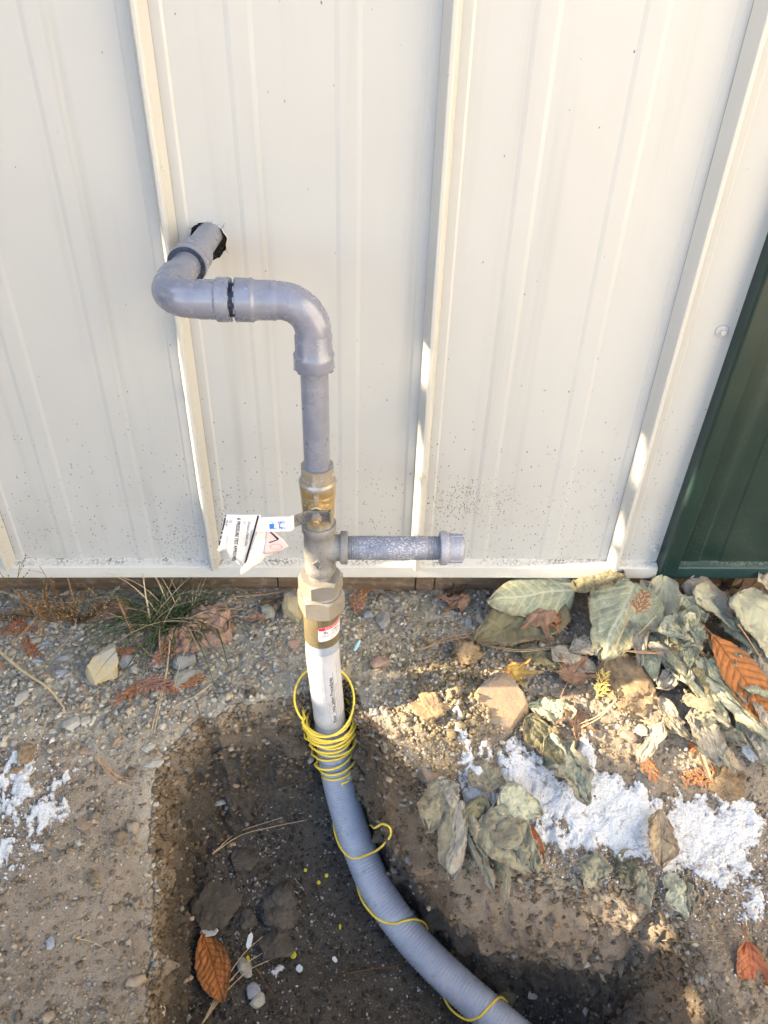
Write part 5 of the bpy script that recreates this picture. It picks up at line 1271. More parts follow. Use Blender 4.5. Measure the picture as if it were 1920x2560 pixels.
def maple(px, py, rpx, ang, mat, label, tilt=4, roll=0, lift=.006, cup=.2, wave=.12, crumple=0.0, lobes=5, seed=None, stem=True):
    P = on_ground(px, py, lift); s = scale_at(P); Rr = rpx / s * 1.12; seed = seed or int(px + 2 * py)
    o = ob('maple_leaf', maple_mesh('maple_leaf', Rr, seed, cup, wave, lobes, crumple=crumple), mat, None, True); thicken(o)
    orient(o, P, ang, tilt, roll, lift)
    if stem:
        V, F = sweep_data([(0, -.2 * Rr, 0), (.05 * Rr, -.5 * Rr, .004), (.12 * Rr, -.9 * Rr, .002)], [.0011, .0009, .0008], 6); mk('leaf_stem', V, F, mat, o, True)
    tag(o, label, 'leaf'); return o
# --- dry brown leaves
leaf(568, 1530, 165, 128, 130, L_BRNP, 'large pinkish brown leaf curled over grass and gravel', 'ovate', tilt=4, roll=-10, lift=.022, curl=-.45, wave=.24, bend=-.6, ragged=.16, crumple=.16, nu=90, nv=50)
maple(643, 1545, 46, 75, L_BRNP, 'small crumpled tan maple leaf left of the ochre stone', tilt=20, lift=.012, cup=.35, crumple=.1)
leaf(255, 1508, 80, 75, 20, L_BRN, 'crumpled mauve brown leaf under the dry weed', 'ovate', tilt=10, lift=.012, curl=-1.0, wave=.18, ragged=.08, stem=False)
maple(1150, 1505, 62, 200, L_BRN, 'crumpled brown leaf between gravel and green leaves', tilt=14, lift=.014, cup=-.2, crumple=.14, wave=.2)
maple(1350, 1535, 84, 85, L_BRN, 'reddish brown maple leaf lying over the olive leaf', tilt=0, lift=.030, cup=-.10, wave=.12, crumple=.05)
maple(1430, 1690, 80, -50, L_BRN, 'brown maple leaf with tan lower lobes beside the tan clod', tilt=2, lift=.016, cup=.12, wave=.1)
maple(1440, 1790, 70, 100, L_BRN, 'dull brown maple leaf below the tan clod edge', tilt=4, lift=.008, cup=.2, crumple=.06)
maple(1285, 1680, 64, 20, L_YEL, 'bright yellow leaf with rust blotches on the brown slab', tilt=8, lift=.022, cup=.15, wave=.16)
leaf(1780, 1585, 215, 98, 66, L_ORG, 'large orange brown toothed leaf resting on pale leaves', 'other', tilt=-14, roll=8, lift=.075, curl=.22, wave=.05, serr=.10, ragged=.02, nveins=11, bend=-.12)
maple(1810, 1470, 46, 30, L_BRND, 'dark shrivelled leaf under the green wall', tilt=25, lift=.03, cup=.6, crumple=.3, wave=.3, stem=False)
maple(1868, 1478, 34, -40, L_BRNP, 'small curled pinkish leaf right of the dark shrivelled one', tilt=35, lift=.035, cup=.5, crumple=.2, stem=False)
leaf(507, 2335, 125, 82, 66, L_ORG, 'orange brown toothed leaf lying in the pit', 'other', tilt=3, lift=.006, curl=.35, wave=.09, serr=.10, nveins=9, bend=.15)
leaf(1318, 2055, 92, 34, 72, L_RUST, 'narrow rust red leaf on the hanging felted leaves', 'other', tilt=-22, lift=.022, curl=.7, wave=.06)
leaf(1645, 2025, 100, 84, 96, L_TAN, 'tan folded leaf standing on the snow band', 'other', tilt=-4, roll=14, lift=.022, fold=.7, wave=.2, ragged=.14, crumple=.16, stem=False)
leaf(1868, 2355, 130, 76, 100, L_RUST, 'dark red leaf on the soil at the lower right', 'ovate', tilt=-12, lift=.012, curl=.4, wave=.14, ragged=.08)
leaf(1235, 2520, 62, 36, -25, L_OLV, 'small dark green leaf beside the end of the tube', 'ovate', tilt=5, lift=.006, curl=.2)
leaf(283, 1476, 26, 26, 40, L_MUL, 'tiny pale green leaf beside the dry weed', 'heart', tilt=35, lift=.05, curl=.3)
maple(1135, 1486, 40, -30, L_BRND, 'dark brown leaf tucked under the wall near green leaves', tilt=20, lift=.012, crumple=.15, stem=False)
leaf(1750, 1880, 50, 16, 82, L_TAN, 'weathered bark-like sliver standing near the right edge', 'strap', tilt=-6, lift=.01, curl=.8, stem=False, seed=71)

# --- mullein plant by the wall
pl = on_ground(1690, 1600); MUL = empty('mullein_plant', (pl[0], pl[1], pl[2])); tag(MUL, 'collapsed pale grey-green felted plant heaped against the wall', 'plant')
def ml(px, py, lpx, wpx, ang, mat, kind='ovate', lift=.01, tilt=0, **kw):
    kw.setdefault('crumple', .10); kw['wave'] = kw.get('wave', .06) * 1.3; kw.setdefault('ragged', .05)
    return leaf(px, py, lpx * .93, wpx * .9, ang, mat, None, kind, tilt=tilt, lift=lift, name='leaf', parent=MUL, stem=False, **kw)
ml(1440, 1470, 235, 120, 168, L_MUL, 'ovate', .055, -2, roll=-32, curl=-.35, wave=.05, bend=-.25, nveins=8)
ml(1400, 1500, 250, 150, 150, L_OLV, 'heart', .028, -4, curl=.1, wave=.05)
ml(1430, 1440, 130, 130, 20, L_OLV, 'heart', .070, 22, curl=.15, wave=.06)
ml(1585, 1455, 195, 165, 122, L_MUL, 'heart', .095, -22, roll=4, curl=-.16, wave=.04, bend=-.25, nveins=8)
ml(1605, 1450, 150, 60, 80, L_GRY, 'ovate', .075, -16, curl=.8, wave=.12)
ml(1630, 1455, 190, 56, 100, L_GRY, 'ovate', .07, -20, curl=.9, wave=.14, twist=.5)
ml(1590, 1540, 120, 50, 100, L_GRY, 'ovate', .055, -10, curl=.9, wave=.12)
ml(1660, 1440, 165, 90, 108, L_MUL2, 'ovate', .085, -24, roll=14, curl=.35, wave=.09)
ml(1720, 1450, 110, 90, 60, L_GRY, 'heart', .075, -6, curl=.3, wave=.1)
ml(1735, 1470, 150, 110, 40, L_MUL2, 'heart', .090, -26, roll=-12, curl=.15, wave=.06, nveins=7)
ml(1660, 1550, 80, 74, 60, L_MUL2, 'heart', .075, 10, roll=25, curl=.6, wave=.14)
ml(1700, 1530, 84, 78, 85, L_MUL, 'heart', .085, 2, curl=.7, wave=.16)
ml(1740, 1560, 80, 70, 130, L_MUL2, 'heart', .085, 12, roll=-20, curl=.7, wave=.16)
ml(1680, 1590, 70, 62, 40, L_MUL2, 'heart', .070, 14, curl=.8, wave=.16)
ml(1720, 1600, 72, 58, 110, L_MUL, 'heart', .070, 8, curl=.8, wave=.16)
ml(1705, 1490, 70, 60, 70, L_MUL, 'heart', .088, -6, curl=.5, wave=.2)
ml(1610, 1580, 110, 64, 95, L_MUL, 'ovate', .045, -8, roll=12, curl=.3, wave=.08)
ml(1645, 1590, 100, 78, 80, L_MUL, 'heart', .040, -8, curl=.25, wave=.1)
ml(1665, 1620, 170, 64, 62, L_MUL, 'strap', .050, -10, roll=-12, curl=.2, wave=.07)
ml(1720, 1640, 160, 60, 50, L_MUL2, 'strap', .050, -12, roll=10, curl=-.2, wave=.08)
ml(1700, 1660, 150, 66, 66, L_MUL2, 'strap', .040, -10, roll=-8, curl=.3, wave=.09)
ml(1770, 1650, 165, 62, 56, L_MUL, 'strap', .050, -14, curl=.3, wave=.07)
ml(1640, 1660, 84, 48, 30, L_OLV, 'ovate', .030, -4, curl=.2)
ml(1800, 1720, 150, 66, 52, L_MUL2, 'strap', .030, -10, curl=-.2, wave=.1)
ml(1740, 1770, 110, 84, 84, L_GRY, 'strap', .014, -4, curl=.2, wave=.1)
ml(1850, 1480, 230, 170, 60, L_MUL2, 'heart', .085, -20, roll=-6, curl=.14, wave=.06)
ml(1880, 1600, 150, 110, 70, L_GRY, 'ovate', .055, -10, roll=8, curl=.2, wave=.1)
ml(1840, 1690, 120, 70, 30, L_MUL, 'strap', .045, -6, curl=.3, wave=.1)
ml(1890, 1720, 140, 90, 80, L_GRY, 'ovate', .030, -8, curl=.3, wave=.1)
ml(1895, 1450, 120, 90, 20, L_GRY, 'heart', .085, 4, curl=.3, wave=.1)
ml(1880, 1790, 120, 90, 86, L_MUL2, 'heart', .012, -2, curl=.2, wave=.12)
ml(1650, 1740, 90, 46, 80, L_GRY, 'ovate', .012, -4, curl=.3, wave=.1)
ml(1500, 1600, 90, 70, 160, L_GRY, 'ovate', .020, -4, curl=.2, wave=.1)
ml(1540, 1600, 90, 60, 120, L_OLV, 'ovate', .020, -6, curl=.3, wave=.1)
ml(1380, 1620, 110, 60, 40, L_GRY, 'strap', .014, -2, curl=.3, wave=.12)
ml(1300, 1630, 120, 56, 30, L_OLV, 'strap', .010, 0, curl=.3, wave=.12)
ml(1440, 1780, 130, 70, 190, L_MUL, 'ovate', .008, 0, curl=.2, wave=.16, ragged=.1)

rk = np.random.default_rng(91)
for k in range(34):
    px, py = rk.uniform(1560, 1900), rk.uniform(1470, 1840)
    if py > 1640 and px < 1640: px += 120
    mt = (L_GRY, L_MUL, L_MUL2, L_FELT2, L_GRY, L_FELT, L_OLV)[k % 7]
    ml(px, py, rk.uniform(60, 115), rk.uniform(26, 62), rk.uniform(20, 150), mt, ('strap', 'ovate', 'heart')[k % 3], max(.012, .085 - .00019 * (py - 1450)) * rk.uniform(.6, 1.1), rk.uniform(-18, 14), roll=rk.uniform(-30, 30), curl=rk.uniform(-1.2, 1.2), twist=rk.uniform(-.9, .9), wave=.14, crumple=.26, ragged=.1, bend=rk.uniform(-.6, .6), seed=600 + k, nu=50, nv=28)

# --- limp felted plant hanging over the pit edge
pl = on_ground(1150, 1990); HNG = empty('felted_plant', (pl[0], pl[1], pl[2])); tag(HNG, 'limp felted grey-green plant hanging over the pit edge', 'plant')
def hl(px, py, lpx, wpx, ang, mat, kind='ovate', lift=.012, tilt=0, **kw): return leaf(px, py, lpx, wpx, ang, mat, None, kind, tilt=tilt, lift=lift, name='leaf', parent=HNG, stem=False, **kw)
rh = np.random.default_rng(77)
hang = [(1130, 1955, 130, 110, 112), (1112, 1985, 190, 62, 122), (1150, 2000, 180, 66, 104), (1195, 1990, 120, 110, 92), (1235, 2010, 120, 130, 75), (1285, 2045, 100, 100, 85),
        (1150, 2050, 130, 46, 100), (1182, 2075, 150, 44, 95), (1215, 2075, 120, 54, 84), (1245, 2090, 110, 60, 96), (1268, 2105, 150, 30, 88), (1070, 2000, 100, 70, 130), (1048, 2050, 84, 56, 118),
        (1090, 2065, 100, 44, 105), (1062, 2085, 80, 50, 96), (1120, 2095, 110, 40, 92), (1300, 2080, 90, 60, 96), (1322, 2090, 80, 50, 80), (1165, 2020, 90, 70, 70), (1215, 2040, 90, 74, 110), (1100, 1940, 90, 70, 80), (1040, 2010, 70, 50, 150)]
for k, (px, py, l_, w_, an) in enumerate(hang):
    mt = (L_FELT, L_FELT, L_GRY, L_OLV, L_FELT, L_FELT2)[k % 6]
    hl(px, py, l_ * .78, w_ * .92, an + rh.uniform(-10, 10), mt, 'strap' if w_ < 70 else 'ovate', .030 + .016 * rh.random(), rh.uniform(0, 12), roll=rh.uniform(-22, 22), curl=-rh.uniform(.5, 1.5), droop=-rh.uniform(1.0, 1.9), wave=.16, crumple=.28, ragged=.09, twist=rh.uniform(-.6, .6), seed=300 + k)
hl(1250, 1985, 100, 70, 30, L_MUL2, 'heart', .040, 2, roll=10, curl=.2, wave=.14, crumple=.12)
hl(1225, 2025, 130, 120, 60, L_FELT2, 'heart', .044, -6, curl=.1, wave=.1, crumple=.1, ragged=.05)
hl(1170, 1930, 90, 60, 20, L_FELT, 'ovate', .014, 2, curl=.3, wave=.18, crumple=.2)
# --- separate veined leaf frozen on the snow, and crusty ones on the bank edge
leaf(1375, 1835, 135, 100, 66, L_GRN2, 'grey-green veined leaf frozen onto the top of snow', 'ovate', tilt=-2, lift=.018, curl=-.1, wave=.2, ragged=.14, crumple=.2, stem=False, seed=5, nu=90, nv=50)
leaf(1320, 1790, 110, 80, 60, L_OLV, 'dirty grey-green leaf below the brown stone slab', 'ovate', tilt=-2, lift=.014, curl=.1, wave=.14, ragged=.08, stem=False, seed=9)
for k, (px, py, l_, w_, an, lb) in enumerate(((1490, 2130, 70, 62, 110, 'yellowish crusted leaf scrap left of the bank edge'), (1545, 2135, 84, 60, 60, 'curled olive leaf scrap under the snow band'), (1600, 2165, 70, 52, 90, 'pale crumpled leaf scrap at the bank edge'),
                                                 (1670, 2185, 76, 50, 80, 'frosted leaf scrap right of the pale crumpled one'), (1720, 2195, 60, 44, 100, 'last frosted leaf scrap along the bank edge'))):
    leaf(px, py, l_, w_, an, (L_FELT2, L_OLV, L_FELT2, L_MUL2, L_FELT)[k], lb, 'ovate', tilt=2, lift=.010, curl=-.7, wave=.3, droop=-1.2, ragged=.16, crumple=.4, stem=False, seed=40 + k)
# ------------------------------------------------------------------ cedar sprigs, needles, straw
def sprig_mesh(name, L, seed):
    r = np.random.default_rng(seed); V, F = [], []
    def twig(p0, d, l, w0, w1, bend):
        pts = []; p = np.array(p0, float); a_ = math.atan2(d[1], d[0])
        for i in range(5):
            pts.append(p.copy()); p = p + np.array([math.cos(a_), math.sin(a_), r.normal(0, .10)]) * l / 4; a_ += bend / 4
        v, f = sweep_data(pts, np.linspace(w0, w1, 5), 5); o_ = len(V); v = np.array(v); v[:, 2] *= .7
        V.extend(v); F.extend([tuple(i + o_ for i in q) for q in f]); return pts
    main = twig((0, 0, 0), (0, 1), L, .0013, .0007, r.normal(0, .4))
    n = 9
    for i in range(n):
        t = (i + .6) / n; k = t * 4; j = min(int(k), 3); p = main[j] * (1 - (k - j)) + main[j + 1] * (k - j); sgn = 1 if i % 2 else -1
        d = main[min(j + 1, 4)] - main[j]; a_ = math.atan2(d[1], d[0]) + sgn * r.uniform(.55, .85); l = L * .52 * (1 - .55 * t) * r.uniform(.75, 1.15)
        sub = twig(p, (math.cos(a_), math.sin(a_)), l, .0013, .0007, -sgn * .45)
        for q in range(5):
            tt = (q + .8) / 5.6; kk = tt * 4; jj = min(int(kk), 3); pp = sub[jj] * (1 - (kk - jj)) + sub[jj + 1] * (kk - jj); s2 = 1 if q % 2 else -1
            a2 = a_ + s2 * r.uniform(.5, .75); twig(pp, (math.cos(a2), math.sin(a2)), l * .40 * (1 - .5 * tt), .00125, .0007, -s2 * .3)
    me = bpy.data.meshes.new(name); me.from_pydata([tuple(v) for v in V], [], F); me.update(); return me
def sprig(px, py, lpx, ang, label, mat=None, lift=.006, tilt=2):
    P = on_ground(px, py, lift); s = scale_at(P); o = ob('cedar_sprig', sprig_mesh('cedar_sprig', lpx / s * 1.15, int(px + py)), mat or M_CEDAR, None, True); fattr(o.data, 'vein', np.zeros(len(o.data.vertices)))
    orient(o, P, ang, tilt, 0, lift); tag(o, label, 'sprig')
sprig(345, 1625, 66, 160, 'pinkish rusty cedar sprig above the blue-grey stones', M_CEDARP, .012)
sprig(335, 1700, 90, 15, 'rusty cedar sprig right of the large ochre stone', M_CEDARP, .010)
sprig(410, 1720, 78, -12, 'forked rusty cedar sprig left of the pit rim', M_CEDAR, .010)
sprig(345, 1705, 64, 105, 'small rusty cedar tip with yellow end below the fork', M_CEDAR, .008)
sprig(425, 1600, 70, 90, 'thin rusty cedar sprig under the grass blades', M_CEDARP, .02)
sprig(70, 1545, 36, 150, 'small rusty cedar sprig near the left weed', M_CEDAR)
sprig(0, 1570, 70, 15, 'rusty cedar sprig cut by the left picture edge', M_CEDAR)
sprig(70, 1590, 60, 60, 'dark rusty cedar sprig left of the long thin chip', M_CEDAR)
sprig(885, 1535, 66, -75, 'upright rusty cedar tip right of the union nuts', M_CEDAR, .012, 16)
sprig(1595, 1870, 66, 70, 'dark rusty cedar sprig above the slate chip', M_CEDAR)
sprig(1800, 1935, 80, 175, 'rusty cedar sprig beside the right clod', M_CEDAR)
sprig(1730, 1890, 40, -80, 'tiny rusty cedar sprig above the right clod', M_CEDAR)
sprig(1590, 1535, 76, -62, 'bright rusty cedar sprig on the big veined leaf', M_CEDAR, .11)
sprig(1490, 1745, 66, -60, 'yellow cedar sprig leaning on the tan clod', M_CEDARY, .03, 10)
sprig(1395, 1580, 60, -86, 'small bright cedar sprig between the two green leaves', M_CEDAR, .03)
def strand(pts, rad, mat, label, name, cat, seg=6, n=1, spread=.004, lifts=None):
    root = None
    W_ = []
    for i, q in enumerate(pts):
        up = q[2] if len(q) > 2 else .006; P = on_ground(q[0], q[1], up); W_.append(P + np.array([0, 0, up]))
    W_ = np.array(W_)
    root = empty(name, W_[0]) if n > 1 else None
    for k in range(n):
        r = np.random.default_rng(k + int(pts[0][0])); off = np.zeros_like(W_)
        tt = np.linspace(0, 1, len(W_))[:, None]; off = tt * r.normal(0, spread, 3) * np.array([1, 1, .35]) + 0
        Pp = catmull(W_ + off, 6); rr = np.linspace(rad, rad * .55, len(Pp))
        if n > 1: o = sweep('needle', Pp - W_[0], rr, mat, root, seg, sharp=80)
        else: o = sweep(name, Pp, rr, mat, None, seg, sharp=80)
        fattr(o.data, 'vein', np.zeros(len(o.data.vertices)))
    tag(root if n > 1 else o, label, cat)
N_ = lambda pts, label, n=2, mat=None, rad=.00095, sp=.005: strand(pts, rad, mat or M_NEEDLE, label, 'pine_needles', 'needles', n=n, spread=sp)
N_([(117, 1455, .03), (112, 1510, .02), (70, 1570, .012), (20, 1625, .008)], 'pair of long pine needles slanting across left gravel')
N_([(117, 1458, .03), (105, 1545, .012), (85, 1620, .008), (50, 1660, .006)], 'second needle pair fanning out from the left weed', sp=.008)
N_([(168, 1440, .06), (178, 1480, .04), (188, 1530, .02)], 'thick orange needles hanging from the dry weed', 3, rad=.0013, sp=.003)
N_([(190, 1530, .02), (190, 1555, .012), (172, 1600, .008), (142, 1632, .006)], 'pale bent needle below the dry weed', 1, M_STRAW)
N_([(292, 1490, .05), (310, 1530, .03), (338, 1585, .02)], 'pair of orange needles left of the grass tuft', 3, rad=.0011, sp=.004)
N_([(292, 1492, .05), (345, 1600, .02), (420, 1660, .01), (470, 1700, .008)], 'long thin needle crossing the grass tuft', 1)
N_([(425, 1600, .03), (415, 1680, .012), (395, 1760, .008), (378, 1830, .006)], 'tall straw-coloured needle running down to the pit rim', 2, M_STRAW, sp=.003)
N_([(530, 1710, .01), (480, 1745, .008), (440, 1765, .006)], 'short straw near the left pit rim', 1, M_STRAW)
N_([(490, 1750, .012), (505, 1790, .010), (520, 1845, .006)], 'thin dark root hanging at the pit rim', 1, M_WEED)
N_([(240, 1890, .008), (262, 1915, .010), (300, 1945, .008), (340, 1955, .006)], 'curved pinkish needle pair left of the pit', 3, sp=.004)
N_([(1050, 1625, .01), (1120, 1600, .012), (1200, 1590, .016), (1290, 1592, .012)], 'brown needle bundle below the olive leaf', 3, sp=.006)
N_([(1160, 1585, .012), (1200, 1610, .012), (1290, 1630, .012), (1370, 1625, .012)], 'pale needle bundle curving under the brown slab leaf', 3, M_STRAW, sp=.007)
N_([(1540, 1625, .05), (1620, 1630, .055), (1680, 1622, .05), (1740, 1612, .05)], 'brown needle pair lying across the strap leaves', 3, sp=.005)
N_([(1580, 1500, .11), (1565, 1560, .075), (1540, 1620, .04), (1510, 1670, .02)], 'long straight needle leaning beside the veined leaf', 1)
N_([(1640, 1540, .10), (1600, 1580, .06), (1545, 1625, .04)], 'tan needle crossing the folded grey leaves', 1, M_STRAW)
N_([(1845, 1560, .10), (1880, 1610, .075), (1930, 1690, .04)], 'dark needle pair on the grey leaf at right edge', 2)
N_([(1735, 1610, .06), (1800, 1680, .04), (1860, 1760, .02)], 'brown needle beside the large orange leaf', 2, sp=.006)
N_([(1600, 1800, .01), (1680, 1820, .012), (1760, 1822, .010), (1790, 1805, .008)], 'thin straws lying below the tan clod', 3, M_STRAW, sp=.008)
N_([(1540, 1750, .03), (1500, 1790, .02), (1450, 1815, .012)], 'pale stick leaning on the tan clod', 2, M_STRAW, .0013, .003)
N_([(505, 2560, .01), (560, 2470, .014), (610, 2410, .020), (660, 2375, .012)], 'long straws crossing on the pit floor', 3, M_STRAW, .0011, .012)
N_([(640, 2420, .012), (670, 2470, .010), (695, 2510, .006)], 'brown twig beside the crossed straws', 1, M_WEED, .0012)
N_([(530, 2135, .012), (600, 2090, .012), (680, 2070, .010), (760, 2055, .008)], 'thin grey straws across the back of the pit floor', 3, M_STRAW, .0008, .012)
N_([(860, 2435, .008), (930, 2425, .010), (1000, 2418, .010), (1020, 2400, .008)], 'dark root on the pit floor beside the tube', 1, M_WEED, .0011)
N_([(1100, 2100, .03), (1085, 2180, .02), (1060, 2240, .012), (1050, 2300, .008)], 'thin pale root hanging down the right pit face', 1, M_STRAW, .0008)
N_([(1185, 2190, .02), (1210, 2230, .012), (1230, 2275, .008)], 'pale rootlet hanging below the felted plant', 1, M_STRAW, .0008)
N_([(1160, 2200, .02), (1155, 2240, .012), (1145, 2275, .008)], 'short pale rootlet left of the other rootlet', 1, M_STRAW, .0008)
N_([(190, 2345, .006), (225, 2352, .006), (262, 2372, .005)], 'small branching rootlet in the brown left bank', 3, M_STRAW, .0006, .014)
N_([(1700, 2495, .008), (1740, 2505, .008), (1785, 2510, .006)], 'pale straw on the soil at lower right', 1, M_STRAW)
N_([(1640, 2350, .01), (1700, 2345, .010), (1790, 2340, .008)], 'thin rootlets on the sunlit lower right slope', 3, M_STRAW, .0007, .014)
strand([(0, 1630, .01), (60, 1680, .014), (120, 1720, .014), (160, 1770, .008)], .0028, M_STRAW, 'thick bent straw stalk on the left bank', 'straw_stalk', 'straw', 8)
strand([(0, 1478, .03), (70, 1497, .03), (180, 1507, .04), (255, 1492, .04)], .0011, M_STRAW, 'long pale grass stem arching over the left gravel', 'straw_stalk', 'straw', 6)
strand([(580, 1492, .010), (660, 1490, .014), (760, 1478, .018)], .0016, M_NEEDLE, 'reddish stick lying along the foundation board', 'stick', 'stick', 6)
strand([(650, 1510, .010), (690, 1500, .014), (750, 1490, .018)], .0024, M_WEED, 'dark brown stick behind the tan maple leaf', 'stick', 'stick', 6)
# bits of plastic and cut wire insulation
def chip(px, py, w_, h_, ang, mat, label, cat='scrap', name='plastic_scrap', lift=.004, bend=.4):
    P = on_ground(px, py); s = scale_at(P); me = leaf_mesh(name, h_ / s, w_ / s, 'strap', bend=bend, wave=.05, seed=int(px), nu=10, nv=6, nveins=0); o = ob(name, me, mat, None, True); thicken(o, .0008); orient(o, P, ang, 12, 8, lift); tag(o, label, cat)
chip(885, 1632, 8, 34, -62, M_PLAST_B, 'pale blue plastic shred on the gravel beside the riser')
chip(500, 2335, 22, 52, -4, M_PLAST_W, 'white plastic sliver above the orange leaf in the pit')
chip(620, 2375, 14, 38, -80, M_PLAST_W, 'narrow white plastic sliver beside the dark clods')
chip(742, 2418, 16, 22, 40, M_PLAST_W, 'small white plastic chip right of the lower clod')
chip(728, 2378, 16, 24, 60, M_PLAST_Y, 'curled yellow plastic scrap by the lower clod')
chip(618, 2392, 8, 16, 60, M_PLAST_Y, 'tiny yellow scrap under the white sliver')
chip(760, 2177, 8, 9, 20, M_PLAST_Y, 'yellow crumb beside the grit in the pit middle')
chip(795, 2205, 9, 10, 60, M_PLAST_Y, 'yellow crumb left of the tube in pit')
chip(812, 2192, 9, 10, 0, M_PLAST_Y, 'yellow crumb closest to the tube in pit')
chip(850, 2313, 6, 14, 85, M_PLAST_Y, 'thin yellow shaving on the front pit floor')
chip(587, 2095, 8, 24, -70, M_PLAST_W, 'pale splinter at the back of the pit floor')
chip(832, 2395, 10, 18, 50, M_PLAST_W, 'white flake on the front pit floor near tube')

# ------------------------------------------------------------------ grass tuft and dry weed
def blade(V, F, p0, ang, L, up, w, r, curlz=1.0):
    n = 8; p = np.array(p0, float); el = up; a_ = ang; o_ = len(V); pts = []
    for i in range(n):
        t = i / (n - 1); ww = w * (1 - t) ** .7 * (.5 + .5 * min(1, t * 6)) + .00015
        sd = np.array([-math.sin(a_), math.cos(a_), 0]) * ww
        V.append(p - sd); V.append(p + np.array([0, 0, -ww * .5])); V.append(p + sd)
        p = p + np.array([math.cos(a_) * math.cos(el), math.sin(a_) * math.cos(el), math.sin(el)]) * L / (n - 1)
        el -= curlz * r.uniform(.14, .30); a_ += r.normal(0, .05)
        if el < -.15 and p[2] < hz(p[0], p[1]) + .006: el = .05
    for i in range(n - 1):
        b = o_ + i * 3; F += [(b, b + 1, b + 4, b + 3), (b + 1, b + 2, b + 5, b + 4)]
gt = on_ground(430, 1560); TUFT = empty('grass_tuft', (gt[0], gt[1], gt[2])); tag(TUFT, 'dark green sprawling grass tuft under the wall at left', 'grass')
r = np.random.default_rng(5); V, F = [], []
for i in range(200):
    p = np.array([r.normal(0, .026), r.normal(0, .016), .001]); an = r.uniform(0, 2 * np.pi); L = r.uniform(.06, .18) * (1.15 if math.sin(an) < 0 else .9); blade(V, F, p + gt, an, L, r.uniform(.35, 1.15), r.uniform(.0009, .0019), r)
V = [v - gt for v in V]
b = mk('grass_blades', V, F, M_GRASS, TUFT, True); fattr(b.data, 'vein', np.zeros(len(b.data.vertices))); b['kind'] = 'stuff'
V, F = [], []
for i in range(34):
    p = np.array([r.normal(0, .03), r.normal(0, .02), .001]); blade(V, F, p + gt, r.uniform(0, 2 * np.pi), r.uniform(.08, .19), r.uniform(.5, 1.4), r.uniform(.0007, .0015), r, .8)
b = mk('dry_blades', [v - gt for v in V], F, M_STRAW, TUFT, True); fattr(b.data, 'vein', np.zeros(len(b.data.vertices))); b['kind'] = 'stuff'
def weed(px, py, hgt, n, label, mat, seedm, spread, seed):
    r = np.random.default_rng(seed); P = on_ground(px, py); P[1] = min(P[1], -.045); P[2] = hz(P[0], P[1]); root = empty('dry_weed', P); tag(root, label, 'weed'); SV, SF = [], []
    base, fc = ico(1)
    def seedball(p, s_):
        o_ = len(SV); SV.extend(base * s_ * r.uniform(.7, 1.3, 3) + p); SF.extend([tuple(i + o_ for i in f) for f in fc])
    for k in range(n):
        an = r.uniform(0, 2 * math.pi); d = np.array([math.cos(an) * spread, -abs(math.sin(an)) * spread * .4, 1.]); d /= np.linalg.norm(d); L = hgt * r.uniform(.55, 1.0)
        pts = [np.zeros(3) + r.normal(0, .006, 3) * [1, 1, 0]]
        for i in range(7): d = d + r.normal(0, .12, 3) * [1, .6, .3]; d /= np.linalg.norm(d); pts.append(pts[-1] + d * L / 7)
        V_, F_ = list(sweep_data(pts, np.linspace(.0009, .0004, 8), 5)); V_ = list(V_)
        for b_ in range(5):
            j = 2 + b_; dd_ = d + r.normal(0, .8, 3); dd_ /= np.linalg.norm(dd_); q = [pts[j]]
            for i in range(3): q.append(q[-1] + dd_ * L * .06 + r.normal(0, .002, 3))
            v2, f2 = sweep_data(q, [.0005, .0004, .00035, .0003], 4); o_ = len(V_); V_ += list(v2); F_ += [tuple(i + o_ for i in f) for f in f2]
            seedball(q[-1], .0015)
            if r.random() < .6: seedball(q[2] + r.normal(0, .0015, 3), .0013)
        st_ = mk('stem', V_, F_, mat, root, True); fattr(st_.data, 'vein', np.zeros(len(st_.data.vertices)))
    s2 = mk('seed_heads', SV, SF, seedm, root, True); fattr(s2.data, 'vein', np.zeros(len(s2.data.vertices))); s2['kind'] = 'stuff'
weed(225, 1505, .11, 26, 'bushy dry brown weed against the wall base', M_WEED, M_SEED, 1.3, 3)
weed(165, 1492, .11, 14, 'orange brown withered weed at the base flashing', M_WEEDO, M_WEEDO, 1.0, 8)
weed(120, 1492, .19, 3, 'tall thin weed with round seed pods before the siding', M_WEED, M_WEED, .35, 21)
weed(205, 1495, .16, 4, 'thin upright weed with few seeds before the siding', M_WEED, M_WEEDO, .3, 32)
weed(60, 1500, .05, 12, 'low dry weed stubble under the left flashing', M_WEED, M_SEED, 1.6, 44)

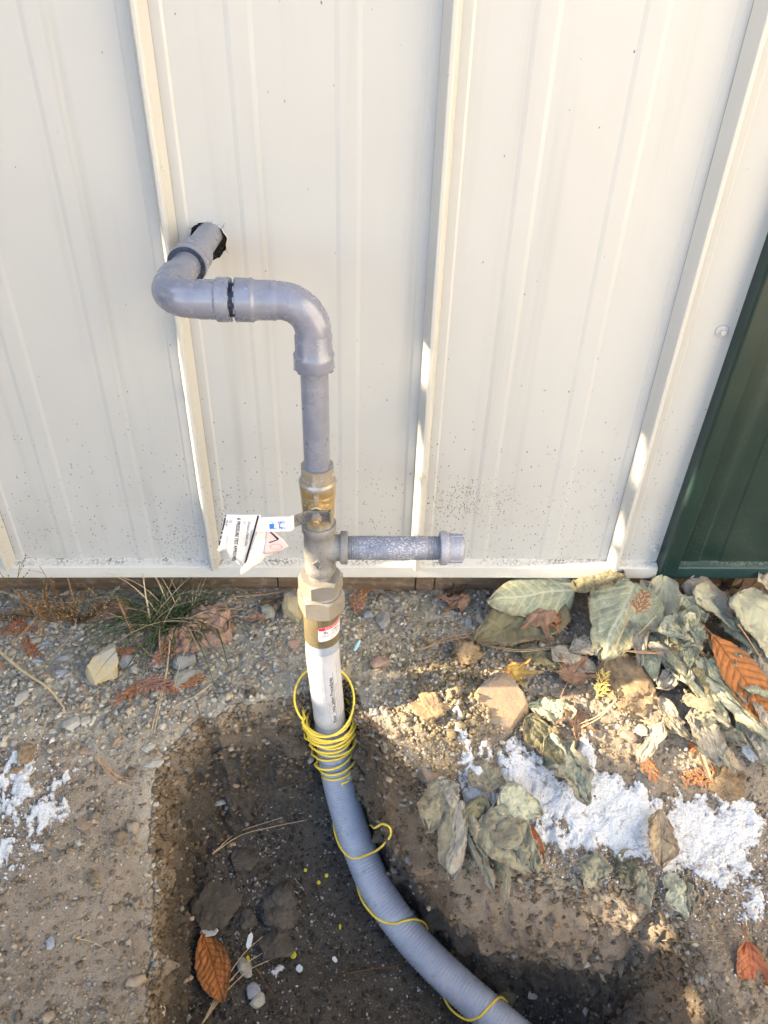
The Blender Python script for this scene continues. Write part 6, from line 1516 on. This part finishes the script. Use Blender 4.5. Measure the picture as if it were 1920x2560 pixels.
# ------------------------------------------------------------------ tree added out of the frame at left, to shade the bank
def crown(name, boxes, mat, parent, n, seed, size=.03, gap=None):
    r = np.random.default_rng(seed); V = []; F = []
    vol = np.array([np.prod(np.array(b[1]) - np.array(b[0])) for b in boxes]); pick = r.choice(len(boxes), n, p=vol / vol.sum())
    lo = np.array([boxes[i][0] for i in pick]); hi = np.array([boxes[i][1] for i in pick]); c = lo + (hi - lo) * r.random((n, 3))
    if gap is not None: c = c[~gap(c)]
    n = len(c); u = r.normal(size=(n, 3)); u /= np.linalg.norm(u, axis=1)[:, None]; w_ = r.normal(size=(n, 3)); w_ -= u * (u * w_).sum(1)[:, None]; w_ /= np.linalg.norm(w_, axis=1)[:, None]
    s = size * r.uniform(.6, 1.4, (n, 1)); V = np.stack([c - u * s * 1.6, c - w_ * s * .5, c + u * s * 1.6, c + w_ * s * .5], 1).reshape(-1, 3)
    me = npmesh(name, V, np.arange(n * 4).reshape(n, 4)); fattr(me, 'vein', np.zeros(n * 4)); return ob(name, me, mat, parent)
TE, TA = math.tan(e) / math.cos(a), math.tan(a)
def sun_gap(c, off):
    # windows cut through the foliage along the sunlight, to light chosen spots
    x, y, z = (c + np.array(off)).T
    u = z + TE * x; v = y - TA * x
    A_ = (v > np.where(u < .37, -.088, -.16)) & (v < .04) & (u > .10) & (u < .60) & ~((u > .44) & (u < .475))
    u = u + .030 * fbm(v * 14 + 3, u * 14, 5, 4); v = v + .022 * fbm(u * 16, v * 16 + 9, 15, 4)
    B_ = (v > -.37) & (v < -.165) & (u > -.01) & (u < .32)
    B2 = (v > -.43) & (v < -.30) & (u > .12) & (u < .24)
    C_ = (v > -.70) & (v < -.49) & (u > -.035) & (u < .09)
    D_ = (v > -.165) & (v < -.05) & (u > .22) & (u < .33) & (fbm(u * 40, v * 40, 25, 3) > .05)
    return A_ | B_ | B2 | C_ | D_
T2 = empty('added_shade_cedar', (-1.8, -.65, -.1)); tag(T2, 'unseen cedar tree added at left to shade the bank in patches', 'tree')
cr_ = crown('crown', [((-.40, -.75, .05), (.40, .62, 1.90))], M_FOLI, T2, 26000, 4, .040, lambda c: sun_gap(c, (-1.8, -.65, -.1)) | (np.hypot(c[:, 0] / .42, (c[:, 1] + .05) / .85) > 1.0 + .1 * fbm(c[:, 2] * 5, c[:, 1] * 5, 7)))
sweep('trunk', [(-.2, -.1, -.05), (-.18, -.1, .6), (-.2, -.08, 1.5)], [.07, .05, .015], M_BARK, T2, 10)
